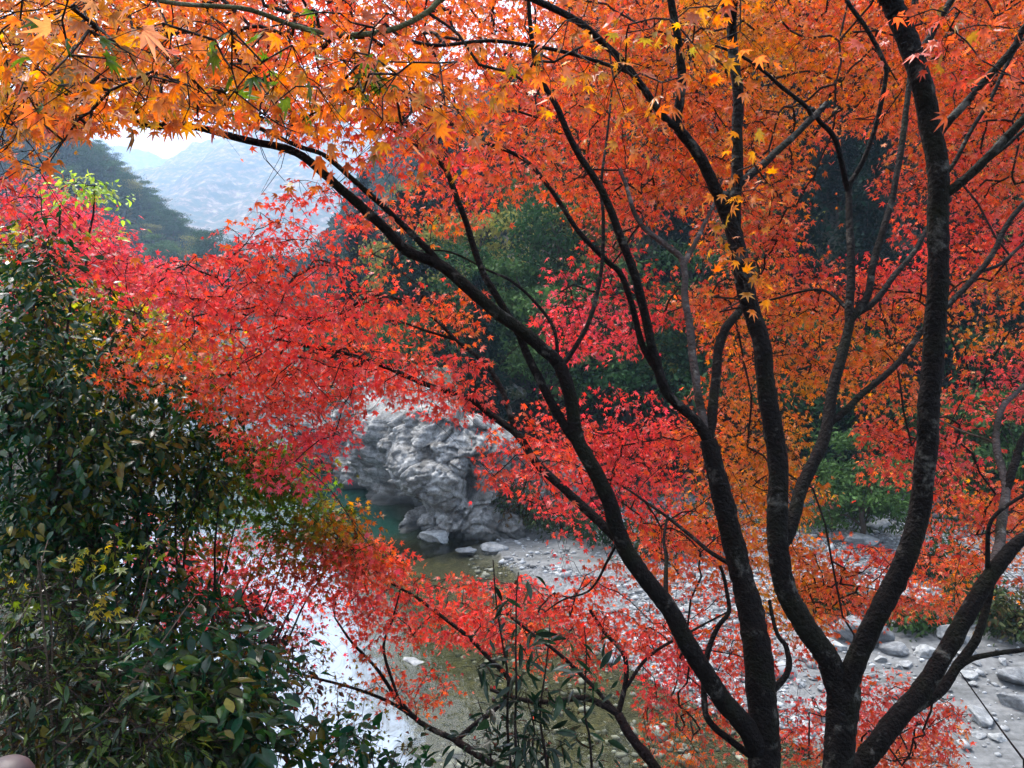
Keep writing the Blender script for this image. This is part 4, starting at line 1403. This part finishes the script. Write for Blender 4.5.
# ---- shrubs and small trees on the near bank
def fill(pl, ells, size, style, pal, n_leaf=(10, 16), rad=0.13, flat=0.7):
    """ells: (cx, cy, rx, ry, sprays, depth from, depth to)"""
    for cx, cy_, rx, ry, n_, da, db in ells:
        for _ in range(n_):
            a = random.uniform(0, 6.28); r_ = random.random() ** 0.5
            c = P(cx + rx * r_ * math.cos(a), cy_ + ry * r_ * math.sin(a), random.uniform(da, db))
            g = gz(c[0], c[1]) + 0.05
            if c[2] < g: c[2] = g + random.uniform(0, 0.2)
            colr = np.array(pal[random.randrange(len(pal))]) * random.uniform(0.7, 1.3)
            pl.spray(c, rad * random.uniform(.7, 1.25), random.randint(*n_leaf), colr, size, flat, style)


def stems(pl, root, tops, r=0.02, mat=None):
    """Woody stems from the root to pixel targets."""
    for k, (px, py, d) in enumerate(tops):
        t = P(px, py, d)
        g = np.array(root) + np.array([random.uniform(-.12, .12), random.uniform(-.12, .12), -0.05])
        m1_ = g * 0.66 + t * 0.34 + np.array([random.uniform(-.1, .1), random.uniform(-.1, .1), 0.12])
        m2_ = g * 0.33 + t * 0.67 + np.array([random.uniform(-.1, .1), random.uniform(-.1, .1), 0.10])
        pl.world_limb('s%d' % k, [g, m1_, m2_, t], r, r * 0.25, 'stem', mat)


DKG = [(0.014, 0.066, 0.020), (0.010, 0.050, 0.024), (0.026, 0.085, 0.018), (0.065, 0.115, 0.014), (0.012, 0.056, 0.020), (0.009, 0.046, 0.022), (0.13, 0.115, 0.016)]
r0 = root_under(40, 640, 4.2)
S = Plant('evergreen_shrub', 'tall dark shrub of small glossy leaves rising along the left edge', 'shrub', r0, 'glossy evergreen shrubs on the near bank')
stems(S, r0, [(30, 260, 4.2), (70, 300, 4.1), (5, 330, 3.9), (50, 380, 4.0), (90, 420, 4.2)], 0.022)
fill(S, [(30, 275, 34, 50, 75, 3.9, 4.6), (35, 360, 55, 60, 150, 3.7, 4.7), (40, 450, 80, 75, 210, 3.6, 4.7), (30, 540, 70, 60, 110, 3.5, 4.5)], 0.055, BLADE, DKG)
S.finish(M_GLOSS, droop=0.35, tilt=0.55, up=0.9)

r0 = root_under(180, 700, 4.4)
S = Plant('evergreen_shrub', 'wide dark shrub with bluish shine on its leaves, under the red spray at left', 'shrub', r0, 'glossy evergreen shrubs on the near bank')
stems(S, r0, [(110, 330, 4.5), (125, 360, 4.4), (180, 400, 4.4), (220, 430, 4.5), (200, 470, 4.3), (140, 450, 4.2)], 0.015)
fill(S, [(112, 335, 16, 40, 28, 4.3, 4.7), (165, 410, 66, 48, 115, 4.0, 5.0), (130, 480, 84, 56, 165, 3.9, 5.0), (110, 560, 80, 50, 90, 3.8, 4.8), (205, 455, 45, 38, 50, 4.2, 4.9), (150, 600, 85, 40, 80, 3.7, 4.6)], 0.058, BLADE, DKG)
S.finish(M_GLOSS, droop=0.35, tilt=0.5, up=0.95)

r0 = root_under(170, 800, 3.1)
S = Plant('evergreen_shrub', 'low shrub with long grey-green shining leaves at the lower left', 'shrub', r0, 'glossy evergreen shrubs on the near bank')
stems(S, r0, [(110, 640, 3.2), (180, 630, 3.3), (230, 650, 3.3), (260, 690, 3.2), (150, 690, 3.0), (210, 720, 2.9), (70, 700, 2.9), (255, 640, 3.5)], 0.015)
fill(S, [(190, 665, 75, 45, 95, 2.9, 3.6), (150, 720, 110, 60, 150, 2.6, 3.4), (232, 700, 45, 55, 55, 2.8, 3.5), (80, 650, 70, 50, 65, 2.9, 3.6), (205, 735, 75, 40, 55, 2.7, 3.3)], 0.076, BLADE, DKG + [(0.022, 0.045, 0.018), (0.032, 0.06, 0.018)], (5, 9), 0.15, 0.6)
S.finish(M_GLOSS, droop=0.3, tilt=0.4, up=1.0)

r0 = root_under(45, 800, 2.6)
S = Plant('undergrowth_shrub', 'tangled leafy undergrowth with bare twigs filling the lower left corner', 'shrub', r0)
stems(S, r0, [(20, 600, 2.9), (60, 620, 2.8), (100, 660, 2.7), (10, 660, 2.6), (60, 700, 2.5), (120, 720, 2.5)], 0.01, M_TWIG)
fill(S, [(40, 620, 70, 55, 90, 2.6, 3.4), (50, 700, 80, 60, 130, 2.2, 3.0), (130, 745, 70, 30, 50, 2.2, 2.8)], 0.045, BLADE_N, [(0.018, 0.045, 0.012), (0.032, 0.066, 0.013), (0.011, 0.026, 0.010), (0.05, 0.03, 0.012), (0.08, 0.11, 0.018)], (6, 11), 0.13, 0.7)
S.finish(M_GLOSS, M_TWIG, droop=0.3, tilt=0.6, up=0.9)

# yellow shrub behind
r0 = root_under(100, 560, 5.6)
S = Plant('yellow_shrub', 'sparse shrub with bright yellow leaves behind the dark evergreens at left', 'shrub', r0)
stems(S, r0, [(70, 290, 5.6), (95, 330, 5.6), (140, 340, 5.7), (60, 350, 5.5)], 0.018)
fill(S, [(62, 292, 22, 18, 20, 5.3, 5.8), (95, 340, 32, 32, 48, 5.3, 6.0), (140, 335, 28, 24, 26, 5.4, 6.0), (8, 240, 20, 16, 14, 5.0, 5.5), (75, 385, 30, 25, 20, 5.2, 5.8), (10, 255, 28, 16, 22, 4.4, 5.0), (150, 320, 34, 22, 26, 4.6, 5.2), (100, 300, 30, 14, 18, 4.6, 5.2), (190, 345, 40, 18, 24, 4.6, 5.2)], 0.06, BLADE, [(0.42, 0.30, 0.02), (0.34, 0.30, 0.03), (0.20, 0.22, 0.03), (0.5, 0.3, 0.02)], (7, 12), 0.14)
S.finish(M_MAPLE, droop=0.45)

# rosy maple behind the shrubs
r0 = root_under(60, 560, 7.5)
S = Plant('maple_tree', 'rosy pink maple standing behind the evergreens at the left, below the misty mountains', 'tree', r0)
stems(S, r0, [(30, 200, 7.5), (80, 215, 7.4), (110, 260, 7.3), (140, 290, 7.2), (60, 270, 7.0), (175, 290, 7.0)], 0.05, M_BARK)
fill(S, [(75, 212, 26, 20, 45, 7.0, 7.8), (30, 200, 34, 28, 60, 6.8, 7.8), (105, 245, 24, 24, 55, 6.8, 7.6), (95, 280, 75, 30, 150, 6.5, 7.6), (165, 280, 55, 25, 75, 6.5, 7.4), (60, 310, 60, 22, 40, 6.5, 7.2)], 0.062, LEAF5, [hue_col(np.array([4.5]))[0], hue_col(np.array([4.9]))[0], hue_col(np.array([4.0]))[0], hue_col(np.array([3.4]))[0]], (12, 18), 0.2, 0.4)
S.finish(M_MAPLE, droop=0.5, tilt=0.85, up=0.7)

# maple turning from green to orange over the water
r0 = root_under(110, 660, 5.6)
S = Plant('maple_tree', 'small maple turning from green through gold to orange, over the bright water', 'tree', r0)
stems(S, r0, [(200, 470, 5.2), (250, 480, 5.1), (300, 505, 5.0), (340, 540, 4.9), (270, 540, 5.0), (230, 520, 5.1)], 0.016, M_BARK)
fill(S, [(250, 452, 36, 22, 42, 4.8, 5.4), (240, 490, 60, 28, 70, 4.7, 5.4), (292, 508, 42, 24, 50, 4.7, 5.2), (205, 505, 35, 25, 26, 4.9, 5.5), (290, 470, 40, 22, 30, 4.7, 5.2), (230, 445, 30, 16, 24, 4.5, 5.0)], 0.055, LEAF5, [(0.10, 0.22, 0.02), (0.17, 0.27, 0.022), (0.08, 0.16, 0.02), (0.34, 0.32, 0.024)], (12, 18), 0.15, 0.35)
fill(S, [(328, 520, 40, 22, 40, 4.6, 5.1), (310, 545, 50, 20, 40, 4.6, 5.1), (285, 455, 22, 16, 10, 4.8, 5.2), (220, 545, 40, 14, 14, 4.9, 5.3)], 0.055, LEAF5, [(0.30, 0.2, 0.02), (0.5, 0.2, 0.02), (0.16, 0.16, 0.02), (0.6, 0.13, 0.02)], (12, 18), 0.15, 0.35)
fill(S, [(350, 555, 40, 18, 40, 4.6, 5.1), (285, 570, 60, 14, 24, 4.6, 5.1), (385, 560, 25, 16, 20, 4.7, 5.1)], 0.055, LEAF5, [hue_col(np.array([1.6]))[0], hue_col(np.array([2.2]))[0], hue_col(np.array([2.8]))[0]], (12, 18), 0.15, 0.35)
S.finish(M_MAPLE, droop=0.5, tilt=0.85, up=0.7)

# crimson maple low over the bright water
r0 = root_under(105, 640, 6.2)
S = Plant('maple_tree', 'crimson maple low on the bank, its sprays showing against the bright water', 'tree', r0)
stems(S, r0, [(180, 560, 6.2), (220, 590, 6.1), (260, 600, 6.0), (190, 600, 6.1), (280, 625, 5.9), (300, 590, 6.0)], 0.03, M_BARK)
fill(S, [(175, 550, 40, 10, 50, 5.8, 6.5), (200, 575, 45, 10, 65, 5.8, 6.4), (205, 602, 50, 9, 75, 5.7, 6.4), (265, 598, 42, 8, 38, 5.7, 6.2), (250, 545, 50, 14, 20, 5.8, 6.3), (140, 520, 30, 14, 14, 5.8, 6.3), (285, 632, 25, 12, 10, 5.6, 6.0)], 0.06, LEAF5, [hue_col(np.array([4.0]))[0], hue_col(np.array([4.5]))[0], hue_col(np.array([3.6]))[0]], (11, 16), 0.19, 0.3)
S.finish(M_MAPLE, droop=0.5, tilt=0.85, up=0.7)

# dark purplish shrub under it, and a mixed orange and yellow one below
r0 = root_under(260, 760, 4.6)
S = Plant('russet_shrub', 'shrub with small rust, gold and purplish leaves left of the bright water', 'shrub', r0)
stems(S, r0, [(240, 610, 4.8), (270, 640, 4.7), (300, 660, 4.6), (320, 700, 4.4), (340, 735, 4.3), (270, 690, 4.5)], 0.012)
fill(S, [(255, 620, 42, 22, 40, 4.5, 5.0), (272, 655, 40, 24, 40, 4.3, 4.9)], 0.045, BLADE, [(0.045, 0.02, 0.02), (0.02, 0.035, 0.02), (0.06, 0.025, 0.02)], (8, 13), 0.12)
fill(S, [(290, 650, 40, 24, 30, 4.3, 4.8), (270, 690, 40, 30, 30, 4.2, 4.7), (320, 695, 45, 20, 18, 4.2, 4.6), (330, 735, 55, 26, 34, 4.0, 4.5), (250, 660, 30, 20, 14, 4.4, 4.8)], 0.04, LEAF5, [(0.4, 0.13, 0.025), (0.35, 0.2, 0.03), (0.28, 0.24, 0.04), (0.15, 0.16, 0.03), (0.45, 0.08, 0.03)], (7, 11), 0.11, 0.5)
S.finish(M_MAPLE, droop=0.4)

# leafy stems at the bottom left of the bright water
r0 = root_under(330, 800, 3.2)
S = Plant('evergreen_shrub', 'dark small-leaved sprigs at the bottom edge in front of the bright water', 'shrub', r0, 'glossy evergreen shrubs on the near bank')
stems(S, r0, [(300, 720, 3.3), (340, 738, 3.2), (370, 735, 3.2), (395, 750, 3.1), (280, 745, 3.1)], 0.008)
fill(S, [(300, 745, 45, 22, 24, 3.0, 3.4), (355, 742, 35, 18, 18, 3.0, 3.3), (395, 755, 25, 12, 8, 3.0, 3.3)], 0.06, BLADE, DKG, (5, 8), 0.10, 0.6)
S.finish(M_GLOSS, droop=0.2, tilt=0.5)

# green-yellow maple sprigs among the shrubs, and one on a branch against the far spur
r0 = root_under(60, 780, 2.9)
S = Plant('maple_sapling', 'sapling with fresh lime and yellow leaves among the dark left shrubs', 'sapling', r0)
stems(S, r0, [(20, 605, 2.8), (75, 555, 3.0), (115, 535, 3.1), (150, 545, 3.1), (105, 605, 2.9)], 0.009)
for px, py, d, c_ in [(78, 552, 3, 0), (90, 548, 3, 1), (115, 535, 3.1, 0), (108, 545, 3.1, 1), (140, 545, 3.1, 0), (150, 543, 3.1, 0), (125, 553, 3.1, 0), (14, 602, 2.8, 0), (28, 604, 2.8, 0), (22, 612, 2.8, 0), (6, 582, 2.8, 1), (104, 604, 2.9, 1), (108, 600, 2.9, 1), (72, 563, 3, 1), (35, 640, 2.8, 0), (62, 690, 2.6, 0), (135, 625, 2.9, 0)]:
    S.spray(P(px, py, d), 0.07, 6, [V2(0.16, 0.23, 0.025), V2(0.5, 0.38, 0.02)][c_], 0.055, 0.35, LEAF7)
S.finish(M_MAPLE, droop=0.3, tilt=0.6)
r0 = root_under(20, 420, 6.6)
S = Plant('green_leaved_tree', 'slender tree with pale lime sprays against the misty spur at upper left', 'tree', r0)
stems(S, r0, [(60, 205, 6.5), (95, 185, 6.4), (30, 215, 6.5)], 0.03)
fill(S, [(75, 180, 16, 10, 8, 6.3, 6.6), (95, 186, 16, 7, 8, 6.3, 6.6), (68, 190, 10, 8, 5, 6.3, 6.6), (118, 196, 10, 3, 2, 6.3, 6.5), (90, 235, 16, 3, 3, 6.3, 6.5)], 0.06, BLADE, [(0.36, 0.46, 0.07), (0.28, 0.42, 0.06)], (8, 12), 0.13, 0.3)
S.finish(M_MAPLE, droop=0.2, tilt=0.5)

# upright evergreen sapling in the middle of the bottom edge
r0 = root_under(520, 800, 3.0)
S = Plant('evergreen_sapling', 'upright sapling with long dark leaves in the middle of the bottom edge', 'sapling', r0)
SP = [[(517, 790), (517, 720), (516, 660), (519, 620), (521, 572)], [(509, 790), (510, 690), (504, 640), (498, 600), (494, 562)], [(545, 790), (545, 720), (548, 660), (552, 625)], [(590, 790), (588, 720), (586, 670), (584, 630)], [(530, 790), (535, 730), (530, 690)], [(488, 790), (486, 740), (478, 700)]]
for k, sp in enumerate(SP):
    W = [root_under(sp[0][0], sp[0][1], 3.0)] + [P(a, b_, 3.0 + 0.06 * k) for a, b_ in sp]
    S.world_limb('s%d' % k, W, 0.007, 0.0022, 'stem')
for k, sp in enumerate(SP):
    for q in range(46 if k == 0 else 24):
        t = random.random() ** 0.75
        yy = sp[-1][1] + (768 - sp[-1][1]) * t
        xs_ = np.interp(yy, [a[1] for a in sp[::-1]], [a[0] for a in sp[::-1]])
        if yy < 650 and random.random() < .6: continue
        S.spray(P(xs_ + random.gauss(0, 12 + 14 * t), yy, 3.0 + 0.06 * k + random.uniform(-.06, .06)), 0.04, random.randint(2, 3), V2(0.014, 0.034, 0.018) * random.uniform(.7, 1.4), 0.078, 0.7, BLADE_N)
for px, py in [(548, 628), (556, 640), (575, 676), (590, 668), (597, 678), (575, 655), (530, 590), (502, 596), (535, 640), (520, 700), (495, 712), (560, 690)]:
    S.spray(P(px, py, 3.1), 0.03, 2, V2(0.03, 0.07, 0.03), 0.10, 0.7, BLADE_N)
S.finish(M_GLOSS, droop=0.25, tilt=0.6, base_r=0.0009)


# shrubs at the foot of the outcrop and along the far bank
def bush(px, py, wpx, hpx, pal, label, n_=60, name='bush', size=0.22):
    p = ray_ground(px, py + hpx * 0.5)
    if p is None: return
    d = project(p)[2]
    w_, h_ = wpx / FPX * d, hpx / FPX * d
    e = np.array([p[0], p[1], gz(p[0], p[1])])
    S = Plant(name, label, 'bush', e)
    for k in range(4):
        S.world_limb('s%d' % k, [e, e + np.array([random.uniform(-.2, .2) * w_, random.uniform(-.2, .2) * w_, h_ * .45]), e + np.array([random.uniform(-.4, .4) * w_, random.uniform(-.3, .3) * w_, h_ * .85])], 0.03, 0.01, 'stem', None, 5)
    for _ in range(n_):
        a = random.uniform(0, 6.28); r_ = math.sqrt(random.random())
        c = e + np.array([math.cos(a) * r_ * w_ * .5, math.sin(a) * r_ * w_ * .35, h_ * (0.15 + 0.85 * random.random() * (1 - 0.5 * r_ * r_))])
        S.spray(c, 0.3, 14, np.array(pal[random.randrange(len(pal))]) * random.uniform(.7, 1.3), size, 0.5, BLADE)
    S.finish(M_FAR, droop=0.4, tilt=0.6, base_r=0.004)


GB = [(0.05, 0.07, 0.025), (0.035, 0.06, 0.025), (0.08, 0.08, 0.03), (0.12, 0.07, 0.03)]
bush(520, 505, 50, 60, GB, 'olive and rust bush clinging to the right shoulder of the outcrop', 80)
bush(560, 512, 60, 46, GB[:2], 'green bush at the right foot of the outcrop', 80)
bush(605, 530, 60, 40, [(0.025, 0.055, 0.02), (0.02, 0.04, 0.02)], 'dark green bush above the sandy edge of the bar, behind the left limb', 70)
bush(655, 535, 60, 44, [(0.025, 0.06, 0.02), (0.03, 0.05, 0.02)], 'dark green bush behind the red sprays on the far bank, left of the dark trunk', 70)
bush(700, 530, 60, 50, GB[:2], 'green bush on the far bank behind the sweeping maple trunk', 60)
bush(940, 560, 70, 44, [(0.03, 0.07, 0.02), (0.02, 0.05, 0.02)], 'deep green bush on the far bank between fork and leaning maple', 90)
bush(975, 600, 60, 50, [(0.05, 0.10, 0.03), (0.035, 0.07, 0.025)], 'leafy green bush right of the leaning maple by the stones', 90)
bush(915, 620, 60, 30, [(0.06, 0.11, 0.03), (0.04, 0.08, 0.025)], 'low light green bush just above the boulders at right', 70)
bush(1015, 610, 60, 60, GB, 'olive bush at the right edge on the far bank', 80)
bush(830, 600, 70, 40, GB[:2], 'green bush behind the orange spray left of the forked trunk', 80)
bush(850, 500, 50, 40, [(0.04, 0.08, 0.03)], 'pale green fern-like bush at the forest foot behind the fork', 50)
bush(430, 425, 60, 22, GB[:2], 'low bush on top of the outcrop', 40)
bush(505, 470, 46, 40, GB, 'scrubby olive bush on the upper right edge of the outcrop', 60)

# grass and weeds on the far bank, leaf litter and weeds on the near bank
N = 26000
sx = rng.uniform(4, 34, N); sy = rng.uniform(22, 44, N)
hd, _ = seg_dist(sx, sy, HILL, True); hin = inside(sx, sy, HILL)
ok = (np.where(hin, hd, -hd) > -4.6 + 2.6 * vnoise(sx, sy, 0.7, 3)) & (hd < 5) & (vnoise(sx, sy, 0.55, 21) > -0.35)
sx, sy = sx[ok], sy[ok]; zz, _, _, ii = land(sx, sy)
N = len(sx)
pos = np.stack([sx, sy, zz - 0.02], -1)
tip = norm(rng.normal(0, 0.6, (N, 3)) + np.array([0, 0, 0.9]))
v, f = leaves(pos, tip, rng.normal(size=(N, 3)), rng.uniform(0.12, 0.4, N), BLADE_N)
cc = np.array([(0.05, 0.09, 0.022)]) * rng.uniform(.5, 1.5, (N, 1)) * (1 + rng.normal(0, .1, (N, 3)))
o = mesh_from('bank_grass', v, f, M_FAR, colors=np.repeat(np.clip(cc, .003, .5), len(BLADE_N[0]), 0))
tag(o, 'short green grass and weeds along the foot of the far wood', 'grass', kind='stuff')
N = 30000
sx = rng.uniform(-9, 6, N); sy = rng.uniform(0.6, 16, N)
zz, gs, _, ii = land(sx, sy)
ok = (~ii) & (gs < 0.6)
sx, sy, zz = sx[ok], sy[ok], zz[ok]; N = len(sx)
v, f = leaves(np.stack([sx, sy, zz + 0.01], -1), norm(rng.normal(0, 1, (N, 3)) + np.array([0, 0, 0.45])), rng.normal(0, .6, (N, 3)) + np.array([0, 0, 1.0]), rng.uniform(0.04, 0.16, N), BLADE)
pal = np.array([(0.016, 0.032, 0.01), (0.025, 0.045, 0.012), (0.04, 0.022, 0.01), (0.12, 0.035, 0.015), (0.012, 0.018, 0.009)])
cc = pal[rng.integers(0, 5, N)] * rng.uniform(.6, 1.4, (N, 1))
o = mesh_from('undergrowth', v, f, M_GLOSS, colors=np.repeat(cc, len(BLADE[0]), 0))
tag(o, 'weeds and fallen leaves covering the near bank', 'undergrowth', kind='stuff')

# dry leaning stems in the left undergrowth
for (a, b_), da, db, wd, lb in [(((45, 766), (195, 596)), 2.3, 3.0, 3.0, 'long pale dead stem slanting up through the lower left shrubs'),
                                (((2, 640), (48, 540)), 2.6, 2.9, 2.2, 'short grey dry stem leaning by the left edge'),
                                (((38, 560), (52, 690)), 2.4, 2.5, 2.6, 'reddish brown upright stalk in the lower left undergrowth'),
                                (((118, 640), (150, 570)), 2.9, 3.2, 2.0, 'thin dry twig crossing the dark leaves right of the lime sapling'),
                                (((20, 700), (100, 590)), 2.5, 2.9, 2.0, 'thin bent dry stem left of the long pale one'),
                                (((1024, 760), (960, 672)), 2.9, 3.0, 2.4, 'thin dark bare twig hanging at the lower right over the grey slab')]:
    p0, p1 = P(*a, da), P(*b_, db)
    c = catmull([p0, p0 * .6 + p1 * .4 + np.array([0.02, 0, -0.03]), p1], 10)
    if a[0] < 900:
        g = np.array([p0[0] - 0.05, p0[1], gz(p0[0], p0[1]) - 0.02])
        if p0[2] - g[2] < 2.5: c = np.vstack([catmull([g, g * .5 + p0 * .5 + np.array([.02, 0, 0]), p0], 6)[:-1], c])
    else:
        c = np.vstack([[p0 + np.array([0.08, 0, -0.1 * 8])], c])
    v, q, t = tube(c, np.linspace(wd, wd * 0.5, len(c)) / 2 / FPX * da, 6, 0.1, 3)
    k = MB(); k.add(v, q, t)
    o = k.build('dry_stem', M_TWIG_PALE if a[0] < 900 else M_TWIG, smooth=True)
    tag(o, lb, 'stem')

# rounded end of a handrail post in the lower left corner
pp = P(6, 772, 0.9)
prof = [(0.0, 0.0), (0.010, -0.001), (0.019, -0.005), (0.025, -0.011), (0.029, -0.020), (0.030, -0.032), (0.030, -1.5)]
v = []; f = []
for k, (r_, z_) in enumerate(prof):
    for a in range(32): v.append((pp[0] + r_ * math.cos(a / 32 * 6.2832), pp[1] + r_ * math.sin(a / 32 * 6.2832), pp[2] + 0.015 + z_))
for k in range(len(prof) - 1):
    for a in range(32): f.append((k * 32 + a, k * 32 + (a + 1) % 32, (k + 1) * 32 + (a + 1) % 32, (k + 1) * 32 + a))
m, n, b, out = new_mat('post_plastic')
tc = node(n, 'ShaderNodeTexCoord'); nz = node(n, 'ShaderNodeTexNoise', Scale=40.0, Detail=5.0)
L(n, tc.outputs['Object'], nz.inputs['Vector'])
rp = ramp(n, nz.outputs[0], [(0.35, (0.04, 0.024, 0.026)), (0.65, (0.065, 0.04, 0.043))])
L(n, rp.outputs[0], b.inputs['Base Color']); b.inputs['Roughness'].default_value = 0.55
o = mesh_from('rail_post', np.array(v), np.array(f), m, smooth=True)
tag(o, 'rounded mauve brown post top in the lower left corner', 'post')
